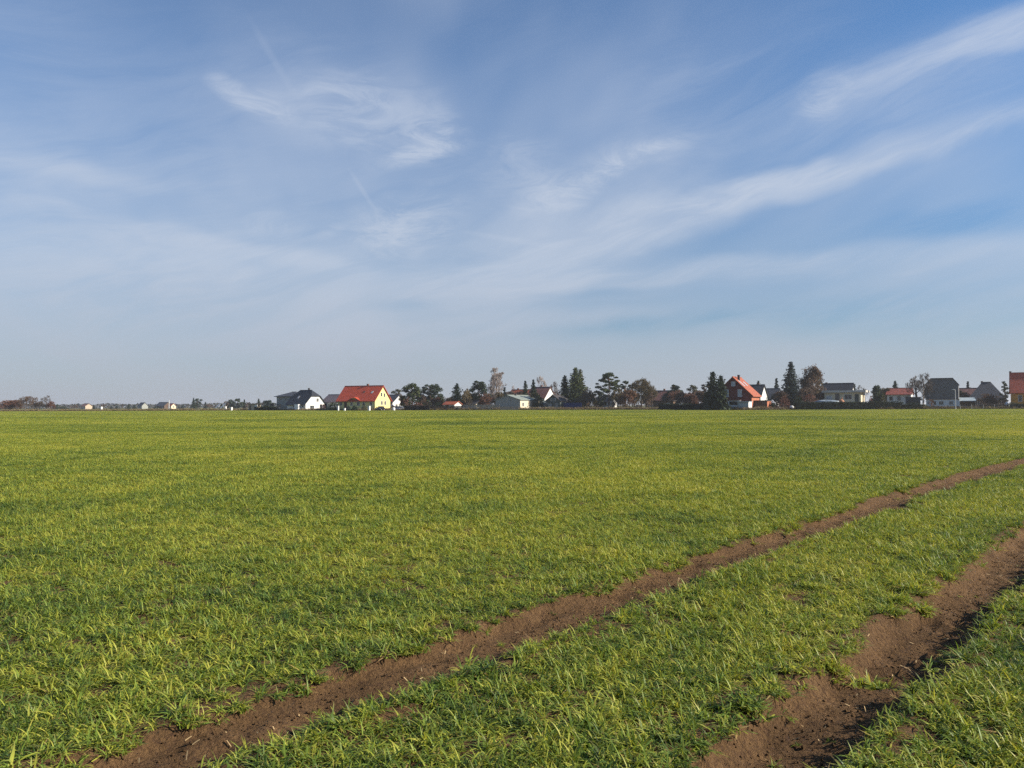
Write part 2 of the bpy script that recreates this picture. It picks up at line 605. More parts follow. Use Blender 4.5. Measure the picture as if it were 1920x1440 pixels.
def blades(rng, roots, per, length, width, segs=3, spread=1.0, dead=0.06):
    """arching leaf blades growing from each root; returns verts, faces(tri+quad as quads), age"""
    V, Fc, age = [], [], []
    for (rx, ry, s) in roots:
        k = max(2, int(per * rng.uniform(0.7, 1.3)))
        lean = rng.uniform(0, 2 * math.pi)
        for i in range(k):
            L = length * s * rng.uniform(0.5, 1.25)
            wd = width * rng.uniform(0.7, 1.25)
            a = rng.uniform(0, 2 * math.pi)
            up0 = rng.uniform(0.7, 1.45) if rng.random() < 0.6 else rng.uniform(0.2, 0.7)
            bend = rng.uniform(0.4, 2.6) * spread
            dead_b = rng.random() < dead
            if dead_b:
                up0, bend = rng.uniform(0.0, 0.4), rng.uniform(0, 0.5)
            x = rx + rng.uniform(-0.02, 0.02)
            y = ry + rng.uniform(-0.02, 0.02)
            z = -0.012
            tw = rng.uniform(-0.8, 0.8)
            base = len(V)
            ang = up0
            for j in range(segs + 1):
                t = j / segs
                w = wd * (1.0 - 0.25 * t - 0.75 * t ** 3) * (0.55 + 1.2 * t if t < 0.35 else 1.0)
                sa_ = a + math.pi / 2 + tw * t * 0.6
                roll = tw * t
                ox, oy, oz = math.cos(sa_) * w / 2, math.sin(sa_) * w / 2, math.sin(roll) * w / 2
                if j == segs:
                    V.append((x, y, z))
                else:
                    V.append((x - ox, y - oy, z - oz))
                    V.append((x + ox, y + oy, z + oz))
                if j < segs:
                    step = L / segs
                    x += math.cos(a) * math.cos(ang) * step
                    y += math.sin(a) * math.cos(ang) * step
                    z += math.sin(ang) * step
                    z = max(z, 0.004)
                    ang -= bend / segs
                    a += rng.uniform(-0.12, 0.12)
            for j in range(segs - 1):
                q = base + 2 * j
                Fc.append((q, q + 1, q + 3, q + 2))
            q = base + 2 * (segs - 1)
            Fc.append((q, q + 1, q + 2))
            g = rng.uniform(0.55, 0.95) if dead_b else (rng.uniform(0.0, 0.18) if rng.random() < 0.25 else 0.0)
            tip = rng.uniform(0.2, 0.75) if rng.random() < 0.22 else 0.0
            for j in range(segs + 1):
                ga = min(1.0, g + tip * max(0.0, j / segs - 0.45) / 0.55)
                age += [ga] if j == segs else [ga, ga]
    return V, Fc, age


def crop_mesh(name, data):
    V, Fc, age = data
    me = mesh_np(name, V, Fc, MATS['wheat'], True)
    at_ = me.attributes.new('age', 'FLOAT', 'POINT')
    at_.data.foreach_set('value', np.array(age, dtype=np.float32))
    return me


rng = random.Random(11)
src = {'near': [], 'close': [], 'mid': [], 'far': []}
for i in range(9):
    roots = [(rng.uniform(-0.05, 0.05), rng.uniform(-0.05, 0.05), rng.uniform(0.75, 1.2)) for _ in range(3)]
    src['near'].append(crop_mesh('wheat_plant', blades(rng, roots, 12, 0.100, 0.0082, 4, 1.35, 0.07)))
for i in range(8):
    S = 0.56
    roots = []
    for _ in range(int(S * S * 230)):
        cx_, cy_, k_ = rng.uniform(-S / 2, S / 2), rng.uniform(-S / 2, S / 2), rng.uniform(0.72, 1.25)
        if float(vnoise(np.array([cx_ * 9 + i * 13 + 50]), np.array([cy_ * 9 + 50]))[0]) < 0.25:
            continue
        roots += [(cx_ + rng.uniform(-0.05, 0.05), cy_ + rng.uniform(-0.05, 0.05), k_ * rng.uniform(0.75, 1.2)) for _ in range(3)]
    src['close'].append(crop_mesh('wheat_plot', blades(rng, roots, 12, 0.098, 0.0082, 4, 1.35, 0.07)))
for i in range(5):
    S = 1.0
    roots = [(rng.uniform(-S / 2, S / 2), rng.uniform(-S / 2, S / 2), rng.uniform(0.7, 1.2)) for _ in range(540)]
    roots = [q for q in roots if float(vnoise(np.array([q[0] * 8 + i * 17 + 50]), np.array([q[1] * 8 + 50]))[0]) > 0.20]
    src['mid'].append(crop_mesh('wheat_patch', blades(rng, roots, 11, 0.100, 0.0100, 3, 1.3, 0.05)))
for i in range(4):
    S = 3.2
    roots = [(rng.uniform(-S / 2, S / 2), rng.uniform(-S / 2, S / 2), rng.uniform(0.7, 1.2)) for _ in range(1300)]
    src['far'].append(crop_mesh('wheat_stand', blades(rng, roots, 7, 0.13, 0.022, 2, 1.1, 0.04)))


NEAR = 13.0


def crop_points():
    r = np.random.RandomState(5)
    out_ = {}
    # near plants, in drilled rows that run along the tracks
    want = 230 * 24 * 45
    y = r.uniform(1.0, 25.0, want)
    x = r.uniform(-22.5, 22.5, want)
    k = np.abs(x) < 0.80 * y + 2.5
    x, y = x[k], y[k]
    k = (track_mask(x, y) > -0.62)
    x, y = x[k], y[k]
    u = (x - 0.8 * y) * 0.78            # coordinate across the rows
    rowd = 0.125
    u2 = np.round(u / rowd) * rowd + r.normal(0, 0.022, len(u))
    x = x + (u2 - u) * 0.78
    y = y - (u2 - u) * 0.62
    tm = track_mask(x, y)
    thin = fbm(x * 1.3 + 31, y * 1.3, 3)
    keep = (tm < 0) & (r.rand(len(x)) < np.clip((thin - 0.15) * 6, 0.6, 1.0))
    stray = (tm >= 0) & (r.rand(len(x)) < 0.022)
    s = (0.62 + 0.75 * fbm(x * 0.9, y * 0.9 + 50, 3)) * r.uniform(0.8, 1.2, len(x))
    s = np.where(tm > -0.10, s * r.uniform(0.8, 1.15, len(x)), s)
    s = np.where(stray, s * r.uniform(0.3, 0.7, len(x)), s)
    k = keep | stray
    x, y, s = x[k], y[k], s[k]
    out_['near'] = (x, y, s, r.randint(0, 9, len(x)))
    # one bigger plant standing in the track by itself
    ex, ey, es, ei = [], [], [], []
    c = spot(1618, 4.42)
    for i in range(9):
        ex.append(c[0] + r.normal(0, 0.045))
        ey.append(c[1] + r.normal(0, 0.04))
        es.append(r.uniform(0.9, 1.25))
        ei.append(r.randint(0, 9))
    x, y, s, v_ = out_['near']
    out_['near'] = tuple(np.concatenate([a_, np.array(b_)]) for a_, b_ in ((x, ex), (y, ey), (s, es), (v_, ei)))
    for key, S, y0, y1, nv in (('close', 0.47, 1.0, NEAR, 8), ('mid', 0.8, NEAR, 70.0, 5), ('far', 2.5, 70.0, 335.0, 4)):
        ys = np.arange(y0 - S * 0.0 + S / 2, y1, S)
        xs_, ys_ = [], []
        for yy in ys:
            h = 0.80 * yy + 3
            xx = np.arange(-h, h, S)
            xs_.append(xx)
            ys_.append(np.full(len(xx), yy))
        x = np.concatenate(xs_)
        y = np.concatenate(ys_)
        x = x + r.uniform(-0.15, 0.15, len(x)) * S
        y = y + r.uniform(-0.15, 0.15, len(x)) * S
        k = (y + S / 2 < edge_depth(x, y))
        if key != 'far':
            k &= track_mask(x, y, 0.0) < (-0.34 if key == 'close' else -0.50)
        x, y = x[k], y[k]
        s = 0.72 + 0.62 * fbm(x * 0.4, y * 0.4 + 50, 3) if key != 'close' else 0.62 + 0.75 * fbm(x * 0.9, y * 0.9 + 50, 3)
        out_[key] = (x, y, s, r.randint(0, nv, len(x)))
    return out_


def scatter(name, meshes, x, y, s, pick, label, cat, sz=None, z=None, tilt=0.0):
    """ONE object of kind stuff: instances of a few plants on the points of its mesh"""
    r = np.random.RandomState(len(x))
    if z is None:
        z = np.where((np.abs(x) > 60) | (y > 150), 0.0, ground_z(x, y))
    me = bpy.data.meshes.new(name)
    me.vertices.add(len(x))
    me.vertices.foreach_set('co', np.stack([x, y, z], -1).astype(np.float32).ravel())
    a = me.attributes.new('rot', 'FLOAT_VECTOR', 'POINT')
    rv = np.stack([r.normal(0, tilt, len(x)), r.normal(0, tilt, len(x)), r.uniform(0, 6.283, len(x))], -1)
    a.data.foreach_set('vector', rv.astype(np.float32).ravel())
    a = me.attributes.new('siz', 'FLOAT_VECTOR', 'POINT')
    sv = np.stack([np.ones(len(x)) if sz == 'z' else s] * 2 + [s], -1)
    a.data.foreach_set('vector', sv.astype(np.float32).ravel())
    a = me.attributes.new('pick', 'INT', 'POINT')
    a.data.foreach_set('value', pick.astype(np.int32))
    o = link(name, me)
    tag(o, label, cat, kind='stuff')
    g = bpy.data.node_groups.new(name, 'GeometryNodeTree')
    g.interface.new_socket('Geometry', in_out='INPUT', socket_type='NodeSocketGeometry')
    g.interface.new_socket('Geometry', in_out='OUTPUT', socket_type='NodeSocketGeometry')
    gi = g.nodes.new('NodeGroupInput')
    go = g.nodes.new('NodeGroupOutput')
    gti = g.nodes.new('GeometryNodeGeometryToInstance')
    for me_ in reversed(meshes):
        so = bpy.data.objects.new(me_.name, me_)      # not linked to the scene: only its mesh is used
        oi = g.nodes.new('GeometryNodeObjectInfo')
        oi.inputs['Object'].default_value = so
        oi.inputs['As Instance'].default_value = False
        g.links.new(oi.outputs['Geometry'], gti.inputs[0])
    iop = g.nodes.new('GeometryNodeInstanceOnPoints')
    iop.inputs['Pick Instance'].default_value = True

    def attr(nm, tp):
        nd = g.nodes.new('GeometryNodeInputNamedAttribute')
        nd.data_type = tp
        nd.inputs[0].default_value = nm
        return [q for q in nd.outputs if q.enabled][0]
    e2r = g.nodes.new('FunctionNodeEulerToRotation')
    g.links.new(attr('rot', 'FLOAT_VECTOR'), e2r.inputs[0])
    g.links.new(gi.outputs[0], iop.inputs['Points'])
    g.links.new(gti.outputs[0], iop.inputs['Instance'])
    g.links.new(attr('pick', 'INT'), iop.inputs['Instance Index'])
    g.links.new(e2r.outputs[0], iop.inputs['Rotation'])
    g.links.new(attr('siz', 'FLOAT_VECTOR'), iop.inputs['Scale'])
    g.links.new(iop.outputs[0], go.inputs[0])
    md = o.modifiers.new('scatter', 'NODES')
    md.node_group = g
    return o


PTS = crop_points()
scatter('wheat_crop', src['near'], *PTS['near'], 'green winter wheat plants lining the wheel tracks', 'crop', tilt=0.12)
scatter('wheat_crop_plot', src['close'], *PTS['close'], 'green winter wheat close by, away from the wheel tracks', 'crop', sz='z')
scatter('wheat_crop_stand', src['mid'], *PTS['mid'], 'green winter wheat in the middle of the field', 'crop', sz='z')
scatter('wheat_crop_expanse', src['far'], *PTS['far'], 'green winter wheat in the far half of the field up to the houses', 'crop', sz='z')
print('crop instances', {k: len(v_[0]) for k, v_ in PTS.items()})

# ================================================================== the village
VY = R(-31)             # all plots lie on one street grid


def horizon(px):
    return HZ - (px - 960) * HSLOPE


def high(px, py, D):
    """height above ground of something at depth D that shows at px, py"""
    return EYE + (horizon(px) - py) * D / F


def thing(name, label, cat, loc, rz=0.0, group=None):
    o = bpy.data.objects.new(name, None)
    COL.objects.link(o)
    o.empty_display_size = 0.5
    o.location = (loc[0], loc[1], loc[2] if len(loc) > 2 else 0.0)
    o.rotation_euler = (0, 0, rz)
    return tag(o, label, cat, group)


def corner_place(px, D, L, Wd, rz=VY, lx=1, ly=-1):
    """centre of a plan L x Wd whose (lx, ly) corner stands at depth D in column px"""
    x, y = spot(px, D)
    cx, cy = lx * L / 2, ly * Wd / 2
    c, s_ = math.cos(rz), math.sin(rz)
    return (x - (cx * c - cy * s_), y - (cx * s_ + cy * c))


class MB:
    """collects solids, links them as one mesh"""
    def __init__(self):
        self.v, self.f = [], []

    def add(self, vs, fs):
        b = len(self.v)
        self.v += [tuple(p) for p in vs]
        self.f += [tuple(b + i for i in f) for f in fs]
        return self

    def box(self, x0, x1, y0, y1, z0, z1):
        v = [(x0, y0, z0), (x1, y0, z0), (x1, y1, z0), (x0, y1, z0), (x0, y0, z1), (x1, y0, z1), (x1, y1, z1), (x0, y1, z1)]
        return self.add(v, [(3, 2, 1, 0), (4, 5, 6, 7), (0, 1, 5, 4), (1, 2, 6, 5), (2, 3, 7, 6), (3, 0, 4, 7)])

    def prism(self, prof, a, b, axis='x'):
        """profile points (u, z) extruded along an axis; u runs along y for axis x and along x for axis y"""
        k = len(prof)
        P = (lambda t, u, z: (t, u, z)) if axis == 'x' else (lambda t, u, z: (u, t, z))
        v = [P(a, u, z) for u, z in prof] + [P(b, u, z) for u, z in prof]
        f = [tuple(range(k))[::-1], tuple(range(k, 2 * k))]
        f += [(i, (i + 1) % k, k + (i + 1) % k, k + i) for i in range(k)]
        if axis == 'y':
            f = [q[::-1] for q in f]
        return self.add(v, f)

    def tube(self, p, q, r0, r1, k=6):
        p, q = Vector(p), Vector(q)
        d = (q - p).normalized()
        a = d.orthogonal().normalized()
        b = d.cross(a)
        v = []
        for c, r in ((p, r0), (q, r1)):
            for i in range(k):
                t = 2 * math.pi * i / k
                v.append(c + (a * math.cos(t) + b * math.sin(t)) * r)
        f = [(i, (i + 1) % k, k + (i + 1) % k, k + i) for i in range(k)] + [tuple(range(k))[::-1], tuple(range(k, 2 * k))]
        return self.add(v, f)

    def shell(self, polys, th):
        """roof skins: polygons facing up, given thickness downwards"""
        for p in polys:
            k = len(p)
            v = [tuple(q) for q in p] + [(q[0], q[1], q[2] - th) for q in p]
            f = [tuple(range(k)), tuple(range(k, 2 * k))[::-1]]
            f += [(i, k + i, k + (i + 1) % k, (i + 1) % k) for i in range(k)]
            self.add(v, f)
        return self

    def build(self, name, mat, parent=None, smooth=False, label=None):
        me = bpy.data.meshes.new(name)
        me.from_pydata(self.v, [], self.f)
        bm = bmesh.new()
        bm.from_mesh(me)
        bmesh.ops.recalc_face_normals(bm, faces=bm.faces)
        bm.to_mesh(me)
        bm.free()
        me.materials.append(mat)
        if smooth:
            me.polygons.foreach_set('use_smooth', np.ones(len(me.polygons), dtype=bool))
        o = link(name, me, parent)
        if label:
            o['label'] = label
        return o


# materials of the village
white = plain('render_white', (0.66, 0.66, 0.64), var=0.10)
white_b = plain('paint_white', (0.74, 0.74, 0.72), var=0.06)
yellow = plain('render_yellow', (0.72, 0.62, 0.26), var=0.08)
cream = plain('render_cream', (0.66, 0.58, 0.42), var=0.12)
greywall = plain('render_grey', (0.30, 0.31, 0.28), var=0.15)
beige = plain('render_beige', (0.46, 0.38, 0.28), var=0.15)
darkgreen_wood = plain('wood_green_grey', (0.075, 0.088, 0.080), var=0.2)
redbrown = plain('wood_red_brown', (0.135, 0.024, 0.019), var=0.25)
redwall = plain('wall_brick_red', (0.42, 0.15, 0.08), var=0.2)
brownwood = plain('wood_brown', (0.115, 0.072, 0.045), var=0.3, scale=3)
palewood = plain('wood_weathered', (0.30, 0.26, 0.22), var=0.35, scale=3)
orangewall = plain('render_orange', (0.62, 0.27, 0.045), var=0.12)
shingle_grey = tiles('shingle_grey', (0.135, 0.135, 0.138), 0.14, 0.75, 0.3)
t_red = tiles('tiles_red', (0.46, 0.070, 0.028), 0.22, 0.72)
t_orange = tiles('tiles_orange', (0.35, 0.092, 0.040), 0.20, 0.7)
t_dark = tiles('tiles_anthracite', (0.022, 0.025, 0.034), 0.2, 0.7)
t_slate = tiles('tiles_slate', (0.055, 0.058, 0.068), 0.25, 0.65)
t_brick = tiles('tiles_brick', (0.27, 0.072, 0.048), 0.22, 0.72)
t_brown = tiles('tiles_brown_red', (0.19, 0.085, 0.065), 0.25, 0.7)
t_mauve = tiles('tiles_mauve_grey', (0.16, 0.125, 0.13), 0.2, 0.8)
sheetroof = plain('sheet_pale_green_grey', (0.24, 0.27, 0.235), var=0.2, rough=0.5)
felt = plain('roofing_felt', (0.060, 0.056, 0.058), var=0.3, rough=0.9)
concrete = plain('concrete_pale', (0.50, 0.47, 0.42), var=0.15)
brick = plain('chimney_brick', (0.16, 0.075, 0.055), var=0.3, scale=5)
darkmetal = plain('metal_dark', (0.03, 0.032, 0.035), var=0.1, rough=0.4, metal=0.4)
bluegrey = plain('metal_blue_grey', (0.34, 0.40, 0.42), var=0.12, rough=0.5)
blue = plain('container_blue', (0.012, 0.030, 0.130), var=0.2, rough=0.5)
pipe = plain('galvanised', (0.45, 0.46, 0.46), var=0.1, rough=0.45, metal=0.3)
black = plain('rubber_black', (0.012, 0.012, 0.013), rough=0.8)
carblack = plain('car_paint_black', (0.012, 0.012, 0.015), rough=0.25, spec=0.6, var=0.05)
carwhite = plain('car_paint_white', (0.75, 0.75, 0.76), rough=0.3, spec=0.5, var=0.03)
cargrey = plain('car_paint_grey', (0.10, 0.105, 0.115), rough=0.3, spec=0.5, var=0.05)
tarp_grey = plain('sheeting_pale_blue', (0.24, 0.29, 0.33), var=0.15, rough=0.5)
terracotta = plain('terracotta', (0.42, 0.20, 0.11), var=0.2)
door_brown = plain('door_brown', (0.10, 0.05, 0.03), rough=0.5)
gl, n_, o_ = new_mat('window_glass')
gb = bsdf(n_, o_, (0.020, 0.024, 0.028), 0.08, 0.6)
curt = plain('window_curtained', (0.40, 0.42, 0.44), rough=0.25, spec=0.6, var=0.1)
solar = plain('roof_window_bright', (0.50, 0.47, 0.45), rough=0.15, spec=0.7, var=0.05)


def gable_roof(root, mat, x0, x1, y0, y1, eave, ridge, axis='x', oh=0.45, og=0.35, th=0.16, hips=(None, None), name='roof'):
    """pitched roof with overhang; hips: (q, run) at either end, q = share of the rise at which the hip starts"""
    if axis == 'y':
        T = lambda p: (p[1], p[0], p[2])
        x0, x1, y0, y1 = y0, y1, x0, x1
    else:
        T = lambda p: p
    hw = (y1 - y0) / 2
    cy = (y0 + y1) / 2
    sl = (ridge - eave) / hw
    w = hw + oh
    ze = eave - oh * sl
    a, b = x0 - og, x1 + og
    top = ridge + th
    ze += th
    rise = top - ze
    fr, bk, ends = [], [], []
    ra, rb = a, b
    ql = qr = None
    if hips[0]:
        ql, ra = hips[0][0], a + hips[0][1]
    if hips[1]:
        qr, rb = hips[1][0], b - hips[1][1]
    for sgn, lst in ((-1, fr), (1, bk)):
        lst += [(a, cy + sgn * w, ze), (b, cy + sgn * w, ze)]
        if qr:
            lst.append((b, cy + sgn * w * (1 - qr), ze + rise * qr))
        lst += [(rb, cy, top), (ra, cy, top)]
        if ql:
            lst.append((a, cy + sgn * w * (1 - ql), ze + rise * ql))
    if hips[1]:
        q = qr
        ends.append([(b, cy - w * (1 - q), ze + rise * q), (b, cy + w * (1 - q), ze + rise * q), (rb, cy, top)])
    if hips[0]:
        q = ql
        ends.append([(a, cy + w * (1 - q), ze + rise * q), (a, cy - w * (1 - q), ze + rise * q), (ra, cy, top)])
    mb = MB()
    mb.shell([[T(p) for p in poly] for poly in [fr, bk] + ends], th)
    r_ = mb.build(name, mat, root)
    if ra < rb:
        cap = MB().prism([(cy - 0.14, top - 0.02), (cy + 0.14, top - 0.02), (cy + 0.07, top + 0.09), (cy - 0.07, top + 0.09)], ra, rb, 'x')
        cap.v = [T(p) for p in cap.v]
        cap.build('ridge_cap', mat, r_)
    return r_


def gable_wall(root, mat, x0, x1, y0, y1, eave, ridge, axis='x', name='wall', cut=None):
    a, b = (y0, y1) if axis == 'x' else (x0, x1)
    c, hw = (a + b) / 2, (b - a) / 2
    if cut:                                     # jerkinhead: gable ends below the hip
        prof = [(a, 0), (b, 0), (b, eave), (c + hw * (1 - cut), eave + (ridge - eave) * cut), (c - hw * (1 - cut), eave + (ridge - eave) * cut), (a, eave)]
    else:
        prof = [(a, 0), (b, 0), (b, eave), (c, ridge - 0.02), (a, eave)]
    e0, e1 = (x0, x1) if axis == 'x' else (y0, y1)
    return MB().prism(prof, e0, e1, axis).build(name, mat, root)


def window(root, side, at_, u, z, w, h, fr=None, pane=None, name='window', bars=True):
    """framed opening on a wall; side f/r/l/b, at_ = coordinate of that wall's plane, u = place along it"""
    fr = fr or white_b
    pane = pane or gl
    t = 0.07 if w > 0.5 else 0.04

    def put(mb, u0, u1, z0, z1, d0, d1):
        if side in 'fb':
            sgn = -1 if side == 'f' else 1
            ya, yb = sorted((at_ + sgn * d0, at_ + sgn * d1))
            mb.box(u0, u1, ya, yb, z0, z1)
        else:
            sgn = -1 if side == 'l' else 1
            xa, xb = sorted((at_ + sgn * d0, at_ + sgn * d1))
            mb.box(xa, xb, u0, u1, z0, z1)
    m_ = MB()
    put(m_, u - w / 2 - t, u - w / 2, z - h / 2 - t, z + h / 2 + t, -0.02, 0.07)
    put(m_, u + w / 2, u + w / 2 + t, z - h / 2 - t, z + h / 2 + t, -0.02, 0.07)
    put(m_, u - w / 2, u + w / 2, z + h / 2, z + h / 2 + t, -0.02, 0.068)
    put(m_, u - w / 2, u + w / 2, z - h / 2 - t, z - h / 2, -0.02, 0.075)
    if bars and w > 0.8:
        put(m_, u - 0.03, u + 0.03, z - h / 2, z + h / 2, -0.02, 0.06)
    o = m_.build(name, fr, root)
    p = MB()
    put(p, u - w / 2, u + w / 2, z - h / 2, z + h / 2, -0.02, 0.03)
    p.build('pane' if name == 'window' else 'panel', pane, o)
    return o


def chimney(roof, x, y, z0, z1, w=0.55, mat=None):
    m_ = MB()
    m_.box(x - w / 2, x + w / 2, y - w / 2, y + w / 2, z0, z1)
    m_.box(x - w / 2 - 0.06, x + w / 2 + 0.06, y - w / 2 - 0.06, y + w / 2 + 0.06, z1 - 0.02, z1 + 0.09)
    return m_.build('chimney', mat or brick, roof)


def skylight(roof, hw, eave, ridge, x, frac, w=0.8, h=1.1, mat=None, cy=0.0, axis='x', sgn=-1, th=0.16):
    """roof window on the slope facing sgn"""
    sl = (ridge - eave) / hw
    u0 = hw * (1 - frac)
    du = h / 2 / math.hypot(1, sl)
    pts = []
    for uu in (u0 + du, u0 - du):
        z = ridge - uu * sl + th + 0.06
        pts.append((uu, z))
    (ua, za), (ub, zb) = pts
    vs = [(x - w / 2, cy + sgn * ua, za), (x + w / 2, cy + sgn * ua, za), (x + w / 2, cy + sgn * ub, zb), (x - w / 2, cy + sgn * ub, zb)]
    if axis == 'y':
        vs = [(b_, a_, c_) for a_, b_, c_ in vs]
    return MB().shell([vs], 0.10).build('roof_window', mat or solar, roof)


# ------------------------------------------------------------------ the ground beyond the field
m, n, out = new_mat('garden_ground')
pos = n.node('ShaderNodeNewGeometry').outputs['Position']
c = n.ramp(n.noise(pos, 0.06, 6, 0.6), [(0.35, (0.065, 0.085, 0.022)), (0.5, (0.110, 0.115, 0.035)), (0.68, (0.150, 0.120, 0.060))])
bsdf(n, out, c, 0.95, 0.1, (n.noise(pos, 3, 5, 0.7), 0.08, 1.0))
ang = np.linspace(_ea[0, 0], _ea[-1, 0], 90)
dd = np.interp(ang, _ea[:, 0], _ea[:, 1])
vs, fs = [], []
rings = [0, 12, 60, 220, 800, 3000, 6000]
for i, (a, d) in enumerate(zip(ang, dd)):
    for r_ in rings:
        yy = d + r_
        vs.append((math.tan(a) * yy, yy, 0.012))
k = len(rings)
for i in range(len(ang) - 1):
    for j in range(k - 1):
        q = i * k + j
        fs.append((q, q + k, q + k + 1, q + 1))
g_o = link('garden_ground', mesh_np('garden_ground', vs, fs, m))
tag(g_o, 'dull green and brown ground of gardens and meadows beyond the field', 'ground', kind='structure')


# ------------------------------------------------------------------ houses
def h_yellow():
    L, Wd, eave, ridge = 15.4, 9.4, 3.75, 8.45
    ry = R(-24)
    r = thing('yellow_house', 'long yellow house with a red tiled roof and a sunlit gable', 'house', corner_place(703, 263, L, Wd, ry), ry)
    x0, x1, y0, y1 = -L / 2, L / 2, -Wd / 2, Wd / 2
    gable_wall(r, yellow, x0, x1, y0, y1, eave, ridge)
    rf = gable_roof(r, t_red, x0, x1, y0, y1, eave, ridge, oh=0.7, og=0.45, th=0.2)
    chimney(rf, 1.4, 0.3, ridge - 0.8, ridge + 0.75, 0.6)
    skylight(rf, Wd / 2, eave, ridge, 5.0, 0.50, 0.8, 1.1, th=0.2)
    skylight(rf, Wd / 2, eave, ridge, 1.6, 0.52, 0.7, 0.9, brick, th=0.2)
    # low curved dormer over the middle of the front
    prof, top = [], []
    cxd, hwd, zt = -0.6, 3.4, 1.15
    for i in range(13):
        t = -1 + i / 6
        prof.append((cxd + t * hwd, eave - 0.45 + zt * (0.5 + 0.5 * math.cos(math.pi * t))))
    d = MB().prism([(cxd - hwd, eave - 0.7)] + prof + [(cxd + hwd, eave - 0.7)], y0 - 0.03, y0 + 1.0, 'y').build('dormer', yellow, r)
    sk = []
    for (u0, z0), (u1, z1) in zip(prof[:-1], prof[1:]):
        sk.append([(u0, y0 - 0.75, z0 + 0.02), (u1, y0 - 0.75, z1 + 0.02), (u1, y0 + 1.6, z1 + 0.5), (u0, y0 + 1.6, z0 + 0.5)])
    MB().shell(sk, 0.16).build('dormer_roof', t_red, d)
    for u, w, h in ((-6.4, 0.9, 1.1), (-1.9, 0.8, 1.2), (0.9, 1.1, 1.2), (3.1, 0.8, 1.0), (6.1, 0.9, 1.0)):
        window(r, 'f', y0 - 0.03 if -4 < u < 2.8 else y0, u, 2.35, w, h)
    o = window(r, 'f', y0, -4.4, 1.75, 1.0, 2.2, door_brown, door_brown, 'door')
    for u, z in ((0.3, 5.5), (-1.5, 5.3)):
        window(r, 'r', x1, -u - 0.5, z, 0.75, 1.25)
    for u, z in ((-0.6, 2.6), (1.5, 2.6)):
        window(r, 'r', x1, u, z, 0.95, 1.25)


def h_white():
    L, Wd, eave, ridge = 9.6, 9.6, 2.8, 7.5
    r = thing('white_house', 'white house with a black half-hipped roof and a sunlit gable', 'house', corner_place(573, 285, L, Wd), VY)
    x0, x1, y0, y1 = -L / 2, L / 2, -Wd / 2, Wd / 2
    gable_wall(r, white, x0, x1, y0, y1, eave, ridge, cut=0.62)
    rf = gable_roof(r, t_dark, x0, x1, y0, y1, eave, ridge, oh=0.8, og=0.5, hips=((0.6, 2.2), (0.6, 2.2)))
    chimney(rf, 1.4, 0.2, ridge - 0.7, ridge + 0.8, 0.55, felt)
    skylight(rf, Wd / 2, eave, ridge, -1.0, 0.42, 0.8, 1.2)
    window(r, 'f', y0, -1.2, 1.7, 1.0, 1.1)
    window(r, 'f', y0, 3.4, 1.7, 0.7, 1.0)
    MB().box(0.6, 2.6, y0 - 1.6, y0 + 0.05, 0, 2.3).build('porch', white_b, r)
    window(r, 'r', x1, -1.6, 1.05, 1.9, 1.5)
    window(r, 'r', x1, 1.2, 3.9, 1.0, 1.2)
    window(r, 'r', x1, 3.0, 1.15, 1.1, 2.1, door_brown, gl, 'door')


def h_grey_hip():
    L, Wd, eave, ridge = 9.8, 9.0, 5.6, 7.15
    r = thing('grey_villa', 'two-storey grey green house with a flat dark hipped roof behind the white one', 'house', corner_place(552, 299, L, Wd), VY)
    x0, x1, y0, y1 = -L / 2, L / 2, -Wd / 2, Wd / 2
    MB().box(x0, x1, y0, y1, 0, eave).build('wall', greywall, r)
    gable_roof(r, t_slate, x0, x1, y0, y1, eave, ridge, oh=0.8, og=0.8, hips=((0.001, 4.6), (0.001, 4.6)))
    for u, z in ((-3.0, 4.2), (0.2, 4.2), (-3.0, 1.6)):
        window(r, 'f', y0, u, z, 1.2, 1.2)
    cp = MB().box(-5.4, -2.0, y0 - 4.0, y0 - 0.5, 2.25, 2.45)
    for xx in (-5.3, -2.15):
        cp.box(xx, xx + 0.12, y0 - 3.9, y0 - 3.78, 0, 2.25)
    cp.build('carport', felt, r)


def simple_house(name, label, px, D, L, Wd, eave, ridge, wallm, roofm, axis='x', wins=(), gwins=(), chim=None, hips=(None, None), oh=0.45, rz=VY, cat='house', right=None, lx=1, door=None):
    r = thing(name, label, cat, corner_place(px, D, L, Wd, rz, lx), rz)
    x0, x1, y0, y1 = -L / 2, L / 2, -Wd / 2, Wd / 2
    if hips[0] or hips[1]:
        MB().box(x0, x1, y0, y1, 0, eave).build('wall', wallm, r)
    else:
        gable_wall(r, wallm, x0, x1, y0, y1, eave, ridge, axis)
    rf = gable_roof(r, roofm, x0, x1, y0, y1, eave, ridge, axis, oh=oh, hips=hips)
    if right is not None:
        MB().box(x1 + 0.003, x1 + 0.05, y0, y1, 0.02, eave - 0.05).build('side_wall', right, r)
    for w_ in wins:
        window(r, 'f', y0, *w_)
    for w_ in gwins:
        window(r, 'r', x1 + (0.05 if right is not None else 0), *w_)
    if door:
        window(r, 'f', y0, door, 1.05, 0.95, 2.0, door_brown, door_brown, 'door')
    if chim:
        chimney(rf, chim[0], chim[1], ridge - 0.8, ridge + chim[2])
    return r, rf


